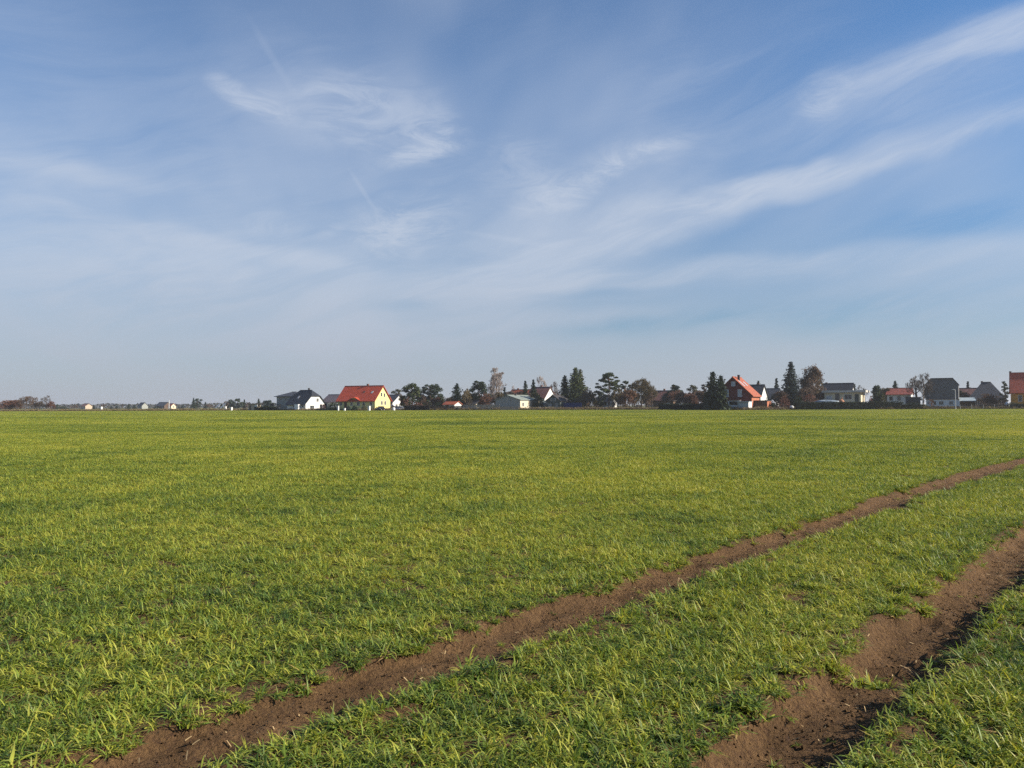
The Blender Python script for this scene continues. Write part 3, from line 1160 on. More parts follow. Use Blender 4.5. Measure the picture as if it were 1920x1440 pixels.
h_yellow()
h_white()
h_grey_hip()
simple_house('mauve_roofed_house', 'small house with a mauve grey roof peeping out between white and yellow house', 634, 291, 8.5, 8.0, 3.2, 5.9, white, t_mauve,
             wins=((-2, 1.7, 1.0, 1.1),), gwins=((0, 1.7, 1.0, 1.1),))
simple_house('white_annexe_house', 'white cottage with a dark roof half hidden by the yellow gable', 736, 284, 7.0, 7.5, 2.9, 5.6, white, t_slate,
             gwins=((-1.5, 1.6, 1.0, 1.1), (1.5, 1.6, 1.0, 1.1), (0, 4.0, 0.8, 0.9)), wins=((1.0, 1.6, 1.0, 1.1),))
# barn with a grey gable and pale sheet roof
r, rf = simple_house('barn', 'low grey barn with a wide gable and pale green sheet roof', 975, 260, 9.8, 13.5, 3.45, 4.95, greywall, sheetroof, axis='y', oh=0.35, cat='barn')
MB().box(4.903, 4.96, -6.75, -1.2, 0.4, 3.05).build('side_wall', cream, r, label='cream painted front part of the sunlit side')
MB().box(4.903, 4.95, -1.0, 6.7, 0.02, 3.0).build('side_wall', beige, r, label='tan rear part of the sunlit side')
window(r, 'r', 4.96, -4.9, 1.9, 0.9, 1.2)
window(r, 'r', 4.95, 2.5, 1.2, 1.1, 2.1, door_brown, door_brown, 'door')
MB().box(-0.06, 0.06, -6.82, -6.75, 0, 4.6).build('downpipe', pipe, r)
chimney(rf, 0.4, -2.0, 4.3, 5.6, 0.4, felt)
simple_house('lean_to_shed', 'low shed with a pale greenish roof between barn and dark cottage', 1020, 270, 5.0, 5.0, 2.2, 2.9, palewood, sheetroof, wins=((-1.0, 1.3, 0.8, 0.8),), cat='shed', door=1.2)
simple_house('dark_cottage', 'small grey green cottage with a dark front gable and two attic windows', 1050, 257, 5.3, 7.0, 3.1, 4.9, darkgreen_wood, felt, axis='y',
             wins=((-0.65, 3.45, 0.6, 0.6), (0.65, 3.45, 0.6, 0.6), (-1.2, 1.5, 0.9, 1.0), (1.3, 1.5, 0.9, 1.0)))
simple_house('white_gabled_house', 'house with a red roof and a tall white gable behind the dark cottage', 1021, 281, 7.5, 8.5, 4.4, 8.2, white, t_brown,
             gwins=((-1.5, 2.0, 0.9, 1.2), (1.6, 5.0, 0.9, 1.2)), wins=((1.5, 2.6, 1.0, 1.2),), chim=(0, 0.3, 0.7))
simple_house('red_roofed_cottage', 'brick red roof showing behind the barn between conifers', 988, 300, 9.0, 8.0, 4.6, 7.7, beige, t_orange,
             wins=((0, 2.4, 1.0, 1.2),), chim=(-2, 0.3, 0.6))
simple_house('orange_roofed_hut', 'tiny white hut with an orange roof left of the dark spruce', 852, 262, 4.6, 4.2, 2.0, 2.95, white, t_orange, wins=((1.0, 1.1, 0.7, 0.7),), cat='hut', door=-0.8)
simple_house('cream_hut', 'tiny pale hut behind the plank fence below the pine', 892, 266, 3.6, 3.4, 2.2, 3.2, cream, felt, wins=((0.6, 1.4, 0.6, 0.7),), cat='hut', door=-0.8)
simple_house('white_bungalow', 'small white house behind the trunk of the tall pine', 1142, 262, 5.0, 6.4, 2.7, 4.6, white, t_slate, gwins=((1.0, 1.5, 0.9, 1.0),), wins=((-1.0, 1.5, 0.9, 1.0),))
simple_house('white_garden_house', 'flat little white building behind the blue container', 1062, 262, 4.0, 4.0, 2.6, 3.3, white, felt, wins=((0.5, 1.5, 0.8, 0.9),), cat='shed')
simple_house('brick_red_roofed_house', 'house with a brick red roof behind the bare brown garden trees', 1252, 272, 8.5, 8.0, 3.1, 6.5, beige, t_brown, wins=((-2, 1.7, 1.0, 1.1), (2, 1.7, 1.0, 1.1)), chim=(1.5, 0.2, 0.7))
# flat shed behind the dark hedge
r = thing('flat_shed', 'long low shed with a flat dark roof behind the clipped dark hedge', 'shed', corner_place(1262, 244, 6.6, 4.0), VY)
MB().box(-3.3, 3.3, -2.0, 2.0, 0, 2.7).build('wall', brownwood, r)
MB().box(-3.6, 3.6, -2.4, 2.3, 2.703, 2.9).build('roof', felt, r)
window(r, 'f', -2.0, 1.6, 1.6, 1.1, 0.8)
window(r, 'f', -2.0, -1.4, 1.05, 0.95, 2.0, door_brown, door_brown, 'door')


def h_red():
    L, Wd, eave, ridge = 10.0, 8.6, 4.2, 9.0
    r = thing('red_house', 'dark red timber house with a steep orange roof and white windows', 'house', corner_place(1409, 210, L, Wd), VY)
    x0, x1, y0, y1 = -L / 2, L / 2, -Wd / 2, Wd / 2
    gable_wall(r, redbrown, x0, x1, y0, y1, eave, ridge, 'y')
    rf = gable_roof(r, t_orange, x0, x1, y0, y1, eave, ridge, 'y', oh=0.6, og=0.5, th=0.22)
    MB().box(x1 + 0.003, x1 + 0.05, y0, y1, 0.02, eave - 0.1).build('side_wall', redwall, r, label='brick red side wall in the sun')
    chimney(rf, 0.9, -1.6, ridge - 1.2, ridge + 0.65, 0.55, felt)
    skylight(rf, L / 2, eave, ridge, -2.6, 0.62, 1.3, 2.4, None, 0.0, 'y', 1, 0.22)
    skylight(rf, L / 2, eave, ridge, 1.2, 0.60, 1.3, 1.6, None, 0.0, 'y', 1, 0.22)
    window(r, 'f', y0, 0.1, 7.2, 0.95, 1.15, pane=curt)
    window(r, 'f', y0, -1.75, 4.65, 1.0, 1.9, pane=curt)
    window(r, 'f', y0, 1.85, 4.65, 1.0, 1.9, pane=curt)
    window(r, 'r', x1 + 0.05, -1.2, 1.6, 1.2, 1.2)
    b_ = MB().box(-2.1, -1.95, y0 - 1.0, y0, 3.4, 3.6)
    # white glazed porch at the foot of the gable
    p = MB()
    p.box(-0.9, 2.3, y0 - 2.0, y0, 0, 1.4)
    p.box(-0.9, -0.6, y0 - 2.0, y0, 1.403, 2.4)
    p.box(2.0, 2.3, y0 - 2.0, y0, 1.403, 2.4)
    p.box(-1.0, 2.4, y0 - 2.1, y0, 2.403, 2.65)
    po = p.build('porch', white_b, r)
    MB().box(-0.6, 2.0, y0 - 1.6, y0 - 0.1, 1.403, 2.4).build('pane', gl, po)
    MB().box(-1.2, 2.6, y0 - 2.3, y0, 2.653, 2.85).build('porch_roof', t_brown, r)


h_red()


def flat_garage(name, label, px, D, L, Wd, h, wallm, roofm, doorm=None, sidem=None, cat='garage', door_w=0.7):
    r = thing(name, label, cat, corner_place(px, D, L, Wd), VY)
    MB().box(-L / 2, L / 2, -Wd / 2, Wd / 2, 0, h).build('wall', wallm, r)
    MB().box(-L / 2 - 0.2, L / 2 + 0.2, -Wd / 2 - 0.25, Wd / 2 + 0.1, h + 0.003, h + 0.2).build('roof', roofm, r)
    if doorm:
        window(r, 'f', -Wd / 2, 0, h * 0.44, L * door_w, h * 0.82, doorm, doorm, 'door', False)
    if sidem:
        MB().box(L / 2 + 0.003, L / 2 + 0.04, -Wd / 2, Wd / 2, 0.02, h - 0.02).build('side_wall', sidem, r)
    return r


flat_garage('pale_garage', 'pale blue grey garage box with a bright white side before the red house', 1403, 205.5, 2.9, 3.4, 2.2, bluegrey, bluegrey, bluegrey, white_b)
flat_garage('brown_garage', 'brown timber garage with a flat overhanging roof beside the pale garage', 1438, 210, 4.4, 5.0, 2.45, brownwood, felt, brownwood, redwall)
simple_house('dark_roofed_house', 'house with a black roof and bright white gable right behind the red house', 1426, 246, 9.5, 9.0, 4.2, 7.8, white, t_dark,
             gwins=((-2, 2.0, 1.0, 1.2), (2, 2.0, 1.0, 1.2)), wins=((2.5, 2.2, 1.0, 1.2),), chim=(3, 0.2, 0.6))
simple_house('slate_roofed_house', 'house with a slate roof and narrow white gable left of the tall spruce', 1456, 262, 8.0, 8.0, 3.6, 6.9, white, t_slate,
             gwins=((0, 2.0, 1.0, 1.2),), wins=((1.5, 2.0, 1.0, 1.2), (-1.5, 2.0, 1.0, 1.2)))


def h_flatroof():
    L, Wd, h = 9.8, 9.0, 4.9
    r = thing('cream_flat_roofed_house', 'cream house with a broad white flat roof behind the long hedge', 'house', corner_place(1614, 222, L, Wd), VY)
    x0, x1, y0, y1 = -L / 2, L / 2, -Wd / 2, Wd / 2
    MB().box(x0, x1, y0, y1, 0, h).build('wall', cream, r)
    MB().box(x0 - 0.6, x1 + 1.4, y0 - 1.0, y1, h + 0.003, h + 0.62).build('roof', concrete, r)
    window(r, 'f', y0, -1.4, 3.35, 1.0, 2.4, door_brown, gl, 'door', False)
    window(r, 'f', y0, 1.5, 3.6, 1.9, 1.3)
    window(r, 'f', y0, 3.8, 3.2, 0.9, 2.3, darkgreen_wood, darkgreen_wood, 'door', False)
    window(r, 'f', y0, -3.6, 3.4, 1.3, 1.1, pane=curt)
    MB().box(-5.0, -2.2, y0 - 1.6, y0 - 1.52, 2.1, 3.0).build('balustrade', concrete, r)
    MB().box(x1 + 1.05, x1 + 1.3, y0 - 0.8, y0 - 0.55, 0, h).build('post', white_b, r)


h_flatroof()
simple_house('anthracite_roofed_house', 'house with a wide anthracite roof rising behind the cream flat-roofed house', 1596, 240, 8.9, 7.5, 5.0, 8.0, white, t_dark, wins=((-2, 3.5, 1.0, 1.2), (2, 3.5, 1.0, 1.2)), gwins=((0, 3.5, 1, 1.2),), oh=0.7, chim=(-3.4, 0.5, 0.4))
simple_house('low_red_roofed_house', 'low white house with a flat-pitched red roof right of the columnar thuja', 1708, 236, 6.6, 7.0, 4.6, 6.3, white, t_brick,
             wins=((-2.2, 3.2, 0.9, 1.3), (0, 3.2, 0.9, 1.3), (2.2, 3.2, 0.9, 1.3)), gwins=((0, 3.2, 1, 1.2),), oh=0.7)
flat_garage('blue_shed', 'dark blue shed with a shallow roof beside the thick bare tree', 1724, 222, 3.6, 4.0, 3.3, plain('wood_dark_blue', (0.05, 0.06, 0.085), var=0.2), felt, darkmetal, cat='shed')


def h_grey():
    L, Wd, ze, zt = 8.3, 9.5, 7.1, 8.75
    r = thing('grey_shingled_house', 'tall grey shingled house with clipped gable over a white ground floor', 'house', corner_place(1797, 221, L, Wd), VY)
    x0, x1, y0, y1 = -L / 2, L / 2, -Wd / 2, Wd / 2
    MB().prism([(x0, 2.75), (x1, 2.75), (x1, ze), (x1 - 1.35, zt), (x0 + 1.35, zt), (x0, ze)], y0, y1, 'y').build('upper_wall', shingle_grey, r)
    MB().box(x0 + 0.1, x1 + 0.25, y0 - 0.35, y1, 0, 2.74).build('wall', white, r)
    k = 1.2
    rf = MB().shell([[(x0 - 0.25, y0 - 0.3, ze - 0.12), (x0 + 1.35, y0 - 0.3, zt + 0.2), (x0 + 1.35, y1 + 0.3, zt + 0.2), (x0 - 0.25, y1 + 0.3, ze - 0.12)],
                     [(x1 + 0.25, y1 + 0.3, ze - 0.12), (x1 - 1.35, y1 + 0.3, zt + 0.2), (x1 - 1.35, y0 - 0.3, zt + 0.2), (x1 + 0.25, y0 - 0.3, ze - 0.12)],
                     [(x0 + 1.352, y0 - 0.3, zt + 0.2), (x1 - 1.352, y0 - 0.3, zt + 0.2), (x1 - 1.352, y1 + 0.3, zt + 0.24), (x0 + 1.352, y1 + 0.3, zt + 0.24)]], 0.2).build('roof', t_slate, r)
    for u, w in ((-1.8, 0.6), (-0.2, 1.1), (2.3, 0.9)):
        window(r, 'f', y0 - 0.35, u, 1.75, w, 0.95)
    window(r, 'f', y0, -2.2, 5.0, 0.8, 0.6, fr=felt)
    window(r, 'f', y0, 0.7, 4.2, 0.5, 0.5, fr=felt)
    MB().box(x0 + 0.1, x1 + 0.4, y0 - 0.55, y0 - 0.003, 2.743, 2.88).build('cornice', t_brown, r)


h_grey()
# carport with a pale roof
r = thing('carport', 'open carport with a pale grey roof beside the grey shingled house', 'carport', corner_place(1829, 219, 4.6, 5.0), VY)
MB().shell([[(-2.5, -2.7, 2.35), (2.5, -2.7, 2.35), (2.0, 2.7, 3.3), (-2.5, 2.7, 3.3)]], 0.12).build('roof', bluegrey, r)
for xx in (-2.2, 2.1):
    for yy in (-2.3, 2.3):
        MB().box(xx - 0.07, xx + 0.07, yy - 0.07, yy + 0.07, 0, 2.25 + (0.8 if yy > 0 else 0)).build('post', darkmetal, r)
MB().box(-2.1, 2.0, 2.2, 2.28, 0, 2.4).build('back_panel', brownwood, r)
simple_house('rust_roofed_house', 'house with a small rust red roof behind the carport', 1834, 256, 7.0, 7.5, 3.6, 6.6, beige, t_brown, wins=((0, 2, 1, 1.2),))
simple_house('hipped_slate_house', 'broad house with a big dark hipped slate roof left of the orange house', 1886, 236, 10.0, 10.0, 3.2, 8.1, brownwood, t_slate, hips=((0.001, 4.2), (0.001, 4.2)), oh=0.7,
             wins=((-2.5, 1.7, 1.1, 1.2), (0.5, 1.7, 1.1, 1.2), (3.2, 1.7, 1.1, 1.2)), chim=(-1.2, 0.2, 0.4))
r, rf = simple_house('orange_house', 'tall orange house with a red roof and slim chimney at the end of the row', 1897, 212, 13.0, 9.0, 4.9, 9.9, orangewall, t_red, oh=0.6, lx=-1,
                     wins=((-4.6, 2.9, 0.8, 1.6), (-1.0, 2.9, 0.9, 1.6), (3.0, 2.9, 0.9, 1.6)))
chimney(rf, -6.6, 0.3, 8.0, 10.4, 0.5, felt)

# far cottages across the meadow
simple_house('far_red_cottage', 'far pale cottage with a red roof near the brown scrub', 160, 640, 6, 6, 2.6, 4.6, beige, t_brown, wins=((-2, 1.4, 1, 1.1), (2, 1.4, 1, 1.1)))
simple_house('far_dark_cottage', 'far cottage with a black roof among distant spruces', 266, 700, 6, 6, 2.8, 5.6, greywall, t_dark, wins=((0, 1.6, 1, 1.1),))
simple_house('far_long_roof_house', 'far long dark roofed house left of the white mast', 308, 720, 13, 8, 2.8, 6.0, brownwood, t_slate, wins=((4, 1.5, 1, 1.1),))
simple_house('far_orange_cottage', 'far cream cottage with an orange roof just right of the white mast', 321, 640, 4, 4.5, 2.4, 4.4, cream, t_orange, gwins=((0, 1.6, 1, 1.1),))
r = thing('tan_shed', 'plain tan shed with a flat dark roof beside a white panel', 'shed', corner_place(477, 296, 3.4, 3.0), VY)
MB().box(-1.7, 1.7, -1.5, 1.5, 0, 2.45).build('wall', beige, r)
MB().box(-1.9, 3.4, -1.8, 1.7, 2.453, 2.65).build('roof', felt, r)
MB().box(1.72, 3.2, -1.4, -1.3, 0.9, 2.3).build('panel', white_b, r)
MB().box(3.1, 3.22, -1.5, -1.42, 0, 2.45).build('post', brownwood, r)
window(r, 'f', -1.5, -0.6, 1.0, 0.85, 1.9, door_brown, door_brown, 'door')
for px, lab in ((408, 'dark tilted solar panel rack beside the far scrub, left one of two'), (418, 'dark tilted solar panel rack nearest the small white cabinets')):
    D = 420
    r = thing('solar_rack', lab, 'solar panel', spot(px, D), R(-60), 'tilted solar racks')
    MB().shell([[(-2.2, -1.2, 0.9), (2.2, -1.2, 0.9), (2.2, 1.2, 3.4), (-2.2, 1.2, 3.4)]], 0.08).build('panel', plain('solar_cells', (0.012, 0.014, 0.022), rough=0.2, spec=0.5), r)
    for xx in (-1.8, 1.8):
        m_ = MB()
        m_.tube((xx, 0.9, 0), (xx, 0.9, 3.0), 0.06, 0.06)
        m_.tube((xx, -0.9, 0), (xx, -0.9, 1.15), 0.06, 0.06)
        m_.build('post', pipe, r)


# ------------------------------------------------------------------ small things round the houses
def cabinet(px, D, w, h, label, mat=None, name='white_cabinet', cat='cabinet'):
    r = thing(name, label, cat, spot(px, D), VY)
    b = MB().box(-w / 2, w / 2, -w / 2.4, w / 2.4, 0.08, h).build('body', mat or white_b, r)
    MB().box(-w / 2 - 0.04, w / 2 + 0.04, -w / 2.4 - 0.05, w / 2.4 + 0.04, h + 0.003, h + 0.07).build('lid', mat or white_b, r)
    MB().box(-w / 2 - 0.03, w / 2 + 0.03, -w / 2.4 - 0.03, w / 2.4 + 0.03, 0, 0.077).build('base', concrete, r)
    MB().box(-w / 2 + 0.06, w / 2 - 0.06, -w / 2.4 - 0.025, -w / 2.4 - 0.003, 0.16, h - 0.08).build('door', mat or white_b, r)


cabinet(190, 330, 0.8, 1.7, 'lone white cabinet standing on the meadow right of the far red cottage')
cabinet(423, 305, 0.6, 1.6, 'white cabinet before the conifer clump, higher one of a pair')
cabinet(434, 300, 0.7, 1.3, 'white cabinet before the conifer clump, lower one of a pair')
cabinet(634, 262, 0.5, 1.6, 'slim white cabinet at the corner of the yellow house by the dark bush')
cabinet(692, 257, 0.7, 1.5, 'white box hut in front of the shaded yellow wall near the gable')
cabinet(646, 260, 0.6, 0.8, 'small white bin before the yellow house doorway')


def tank(px, D, r0, h, label):
    r = thing('water_tank', label, 'water tank', spot(px, D), VY)
    prof = [(0.0, 0.0), (r0 * 0.9, 0.0), (r0, 0.12 * h), (r0, 0.72 * h), (r0 * 0.82, 0.88 * h), (r0 * 0.35, 0.97 * h)]
    v, f, k = [], [], 12
    for rr, z in prof:
        for i in range(k):
            t = 2 * math.pi * i / k
            v.append((rr * math.cos(t), rr * math.sin(t), z))
    for j in range(len(prof) - 1):
        for i in range(k):
            f.append((j * k + i, j * k + (i + 1) % k, (j + 1) * k + (i + 1) % k, (j + 1) * k + i))
    link('body', mesh_np('body', v, f, white_b, True), r)
    m_ = MB().tube((0, 0, h * 0.955), (0, 0, h * 1.03), r0 * 0.34, r0 * 0.34, 10)
    m_.build('lid', darkmetal, r)


tank(738, 256, 0.5, 1.1, 'round white water tank right of the yellow gable')
tank(1460, 209, 0.45, 1.0, 'round white water tank between brown garage and tall spruce, left of the red shrub')
tank(1484, 209, 0.55, 1.2, 'bigger round white water tank at the foot of the tall spruce')
tank(1887, 213, 0.5, 1.9, 'tall white water tank at the corner of the orange house')
tank(1012, 256, 0.45, 0.9, 'small white water tank before the lean-to shed')


def car(px, D, paint, label, rz):
    """saloon or estate seen over the field"""
    r = thing('parked_car', label, 'car', spot(px, D), rz, 'cars parked by the houses')
    m_ = MB()
    lower = [(-2.1, 0.35), (2.1, 0.35), (2.15, 0.62), (1.95, 0.86), (1.0, 0.93), (-1.95, 0.95), (-2.15, 0.7)]
    m_.prism(lower, -0.86, 0.86, 'y')
    m_.build('body', paint, r)
    cab = MB()
    a = [(-1.85, 0.952), (0.95, 0.952), (0.25, 1.42), (-1.45, 1.44)]
    k = len(a)
    v = [(u, -0.80, z) if z < 1 else (u, -0.62, z) for u, z in a] + [(u, 0.80, z) if z < 1 else (u, 0.62, z) for u, z in a]
    cab.add(v, [tuple(range(k)), tuple(range(k, 2 * k))] + [(i, (i + 1) % k, k + (i + 1) % k, k + i) for i in range(k)])
    cab.build('windows', gl, r)
    MB().shell([[(-1.5, -0.63, 1.475), (0.28, -0.63, 1.455), (0.28, 0.63, 1.455), (-1.5, 0.63, 1.475)]], 0.04).build('roof', paint, r)
    for xx in (-1.35, 1.35):
        for s_ in (-1, 1):
            w_ = MB().tube((xx, s_ * 0.70, 0.32), (xx, s_ * 0.89, 0.32), 0.32, 0.32, 14).build('wheel', black, r)
            MB().tube((xx, s_ * 0.885, 0.32), (xx, s_ * 0.90, 0.32), 0.19, 0.18, 10).build('rim', pipe, w_)
    for s_ in (-1, 1):
        MB().box(2.10, 2.17, s_ * 0.62 - 0.18, s_ * 0.62 + 0.18, 0.60, 0.74).build('headlight', white_b, r)


car(713, 255, carblack, 'black car parked end-on before the sunlit yellow gable', R(-100))
car(752, 262, carwhite, 'white car parked between the yellow gable and the brown hedge', R(-31))
car(742, 268, cargrey, 'dark grey car parked behind the white car', R(-20))
car(1715, 214, cargrey, 'dark grey car parked by the blue shed', R(-31))

# blue container
r = thing('blue_container', 'blue steel container with ribbed sides in front of the big conifers', 'container', corner_place(1090, 250, 5.8, 2.3, R(-6)), R(-6))
m_ = MB().box(-2.9, 2.9, -1.15, 1.15, 0.12, 2.25)
m_.build('body', blue, r)
for i in range(15):
    MB().box(-2.72 + i * 0.385, -2.60 + i * 0.385, -1.20, -1.152, 0.3, 2.1).build('rib', blue, r)
MB().box(-2.95, 2.95, -1.22, 1.2, 2.253, 2.36).build('top_rail', blue, r)
MB().box(-2.95, 2.95, -1.21, 1.2, 0.0, 0.117).build('base', darkmetal, r)
for yy in (-0.57, 0.57):
    MB().box(2.903, 2.95, yy - 0.54, yy + 0.54, 0.3, 2.15).build('door', blue, r)

# pool under pale sheeting, garden pavilion, terracotta oven, poles
r = thing('covered_pool', 'raised pool under pale blue sheeting beside the long hedge', 'pool', spot(1549, 216), R(-31))
v, f, k = [], [], 20
for j, (rr, z) in enumerate(((3.1, 0), (3.1, 2.0), (2.95, 2.35), (1.8, 2.55), (0.01, 2.65))):
    for i in range(k):
        t = 2 * math.pi * i / k
        v.append((rr * math.cos(t) * 1.1, rr * math.sin(t) * 0.7, z + 0.12 * math.sin(3 * t + j) * (1 if j > 1 else 0)))
for j in range(4):
    for i in range(k):
        f.append((j * k + i, j * k + (i + 1) % k, (j + 1) * k + (i + 1) % k, (j + 1) * k + i))
link('cover', mesh_np('cover', v, f, tarp_grey, True), r)
m_ = MB()
for i in range(k):
    t = 2 * math.pi * i / k
    m_.tube((3.1 * 1.12 * math.cos(t), 3.1 * 0.72 * math.sin(t), 0), (3.1 * 1.12 * math.cos(t), 3.1 * 0.72 * math.sin(t), 2.2), 0.05, 0.05, 5)
m_.build('support_frame', pipe, r)
r = thing('garden_oven', 'terracotta garden oven on a plinth before the cream house', 'oven', spot(1577, 216.5), R(-31))
MB().box(-0.8, 0.8, -0.7, 0.7, 0, 2.0).build('plinth', concrete, r)
v, f = [], []
for j in range(5):
    t = j / 4 * math.pi / 2
    for i in range(12):
        p_ = 2 * math.pi * i / 12
        v.append((0.85 * math.cos(t) * math.cos(p_), 0.75 * math.cos(t) * math.sin(p_), 2.003 + 0.9 * math.sin(t)))
for j in range(4):
    for i in range(12):
        f.append((j * 12 + i, j * 12 + (i + 1) % 12, (j + 1) * 12 + (i + 1) % 12, (j + 1) * 12 + i))
link('dome', mesh_np('dome', v, f, terracotta, True), r)
MB().tube((0.2, 0.2, 2.7), (0.2, 0.2, 3.5), 0.12, 0.12, 8).build('flue', terracotta, r)
r = thing('white_pavilion', 'small white peaked garden pavilion between the brown garage and the spruce', 'pavilion', spot(1448, 219), R(-20))
MB().add([(-0.9, -0.9, 1.9), (0.9, -0.9, 1.9), (0.9, 0.9, 1.9), (-0.9, 0.9, 1.9), (0, 0, 2.9)], [(0, 1, 4), (1, 2, 4), (2, 3, 4), (3, 0, 4), (3, 2, 1, 0)]).build('canopy', white_b, r)
for xx in (-0.8, 0.8):
    for yy in (-0.8, 0.8):
        MB().tube((xx, yy, 0), (xx, yy, 1.88), 0.05, 0.05, 6).build('pole', pipe, r)


def pole(px, D, h, rad, label, mat, name, cat, top=None):
    r = thing(name, label, cat, spot(px, D))
    MB().tube((0, 0, 0), (0, 0, h), rad, rad * 0.65, 8).build('shaft', mat, r)
    MB().tube((0, 0, 0), (0, 0, 0.35), rad * 1.8, rad * 1.6, 8).build('base', concrete, r)
    if top == 'lamp':
        MB().tube((0, 0, h - 0.02), (-0.7, -0.3, h + 0.1), rad * 0.5, rad * 0.45, 6).build('arm', mat, r)
        MB().box(-1.1, -0.65, -0.5, -0.25, h + 0.03, h + 0.16).build('lamp_head', bluegrey, r)
    elif top == 'mast':
        MB().tube((0, 0, h), (0, 0, h + 0.9), rad * 0.4, rad * 0.2, 6).build('tip', mat, r)


pole(1791, 208, high(1791, 731, 208), 0.13, 'pale street lamp standing before the grey shingled house', pipe, 'street_lamp', 'street lamp', 'lamp')
pole(317, 560, high(317, 751, 560), 0.28, 'thin white mast above the far cottages', white_b, 'white_mast', 'mast', 'mast')
pole(1640, 228, 5.6, 0.10, 'grey pole beside the columnar thuja', pipe, 'utility_pole', 'pole', 'mast')


# ------------------------------------------------------------------ fences
def board_fence(pxa, Da, pxb, Db, h, label, mat, panel=1.9, name='plank_fence', gaps=()):
    a, b = Vector(spot(pxa, Da)), Vector(spot(pxb, Db))
    d = b - a
    L = d.length
    r = thing(name, label, 'fence', (a.x, a.y), math.atan2(d.y, d.x))
    nP = max(1, round(L / panel))
    st = L / nP
    rr = random.Random(int(pxa))
    for i in range(nP + 1):
        MB().box(i * st - 0.05, i * st + 0.05, -0.05, 0.05, 0, h + 0.08).build('post', mat, r)
    for i in range(nP):
        if i in gaps:
            continue
        m_ = MB()
        x = i * st + 0.06
        while x < (i + 1) * st - 0.12:
            m_.box(x, x + 0.13, -0.02 - rr.uniform(0, 0.02), 0.012, 0.05, h * rr.uniform(0.94, 1.02))
            x += 0.155
        m_.box(i * st + 0.05, (i + 1) * st - 0.05, 0.015, 0.05, h * 0.25, h * 0.25 + 0.09)
        m_.box(i * st + 0.05, (i + 1) * st - 0.05, 0.015, 0.05, h * 0.75, h * 0.75 + 0.09)
        m_.build('panel', mat, r)['kind'] = 'stuff'


def wire_fence(pxa, Da, pxb, Db, h, label, mat, gap=3.0):
    a, b = Vector(spot(pxa, Da)), Vector(spot(pxb, Db))
    d = b - a
    L = d.length
    r = thing('wire_fence', label, 'fence', (a.x, a.y), math.atan2(d.y, d.x))
    nP = round(L / gap)
    rr = random.Random(int(pxa))
    for i in range(nP + 1):
        x = i * L / nP
        MB().tube((x, 0, 0), (x + rr.uniform(-0.08, 0.08), 0, h * rr.uniform(0.92, 1.06)), 0.055, 0.05, 6).build('post', mat, r)
    for z in (0.35, 0.75, 1.15):
        if z < h:
            MB().tube((0, 0, z), (L, 0, z), 0.012, 0.012, 4).build('wire', pipe, r)


board_fence(868, 256, 936, 254, 1.9, 'weathered grey plank fence left of the barn', palewood)
board_fence(806, 258, 866, 256, 1.5, 'low dark brown plank fence before the orange roofed hut', brownwood)
board_fence(938, 253, 972, 252, 1.3, 'short pale plank fence at the foot of the barn gable', palewood)
board_fence(1052, 249, 1056, 249, 1.2, 'single short brown fence bay left of the blue container', brownwood)
wire_fence(1094, 246, 1236, 236, 1.4, 'post and wire fence below the bare brown trees', brownwood)
wire_fence(976, 252, 1050, 250, 1.2, 'post and wire fence below the dark cottage', palewood)
wire_fence(1800, 209, 1886, 208, 1.3, 'post and wire fence before the hipped slate house', pipe)
board_fence(1452, 208, 1480, 207, 1.2, 'reddish brown garden fence left of the tall spruce', plain('wood_reddish', (0.16, 0.07, 0.045), var=0.3, scale=3))

# ================================================================== trees, shrubs, hedges
needle_dark = leafmat('needles_dark', (0.018, 0.030, 0.021), (0.053, 0.073, 0.040), (0.106, 0.122, 0.060), trans=0.15)
needle_blue = leafmat('needles_blue', (0.018, 0.030, 0.030), (0.050, 0.070, 0.062), (0.090, 0.115, 0.094), trans=0.15)
needle_pine = leafmat('needles_pine', (0.022, 0.037, 0.018), (0.085, 0.107, 0.043), (0.163, 0.175, 0.073), trans=0.18)
needle_olive = leafmat('needles_olive', (0.037, 0.043, 0.020), (0.115, 0.112, 0.050), (0.200, 0.175, 0.080), trans=0.18)
leaf_hedge = leafmat('leaves_hedge', (0.012, 0.022, 0.013), (0.030, 0.046, 0.022), (0.050, 0.064, 0.030), trans=0.15)
leaf_brown = leafmat('leaves_brown', (0.088, 0.057, 0.037), (0.200, 0.130, 0.077), (0.288, 0.194, 0.115), trans=0.2)
leaf_rust = leafmat('leaves_rust', (0.106, 0.057, 0.033), (0.231, 0.131, 0.069), (0.312, 0.200, 0.106), trans=0.2)
leaf_hedge_brown = leafmat('leaves_hedge_brown', (0.037, 0.027, 0.021), (0.094, 0.068, 0.050), (0.144, 0.105, 0.073), trans=0.15)
leaf_red = leafmat('leaves_red_brown', (0.088, 0.037, 0.027), (0.181, 0.083, 0.057), (0.250, 0.138, 0.088), trans=0.2)
bark = plain('bark_grey_brown', (0.105, 0.080, 0.062), var=0.35, scale=4, rough=0.95)
bark_dark = plain('bark_dark', (0.050, 0.038, 0.030), var=0.35, scale=4, rough=0.95)
bark_pale = plain('bark_pale', (0.30, 0.26, 0.235), var=0.3, scale=4, rough=0.9)
bark_red = plain('bark_pine_red', (0.16, 0.085, 0.055), var=0.35, scale=4, rough=0.95)
twig_brown = plain('twigs_brown', (0.135, 0.092, 0.066), var=0.3, scale=0.6, rough=0.95)
twig_pale = plain('twigs_pale', (0.33, 0.275, 0.245), var=0.25, scale=0.6, rough=0.95)
twig_red = plain('twigs_red_brown', (0.165, 0.085, 0.060), var=0.3, scale=0.6, rough=0.95)
twig_olive = plain('twigs_olive', (0.150, 0.118, 0.062), var=0.3, scale=0.6, rough=0.95)
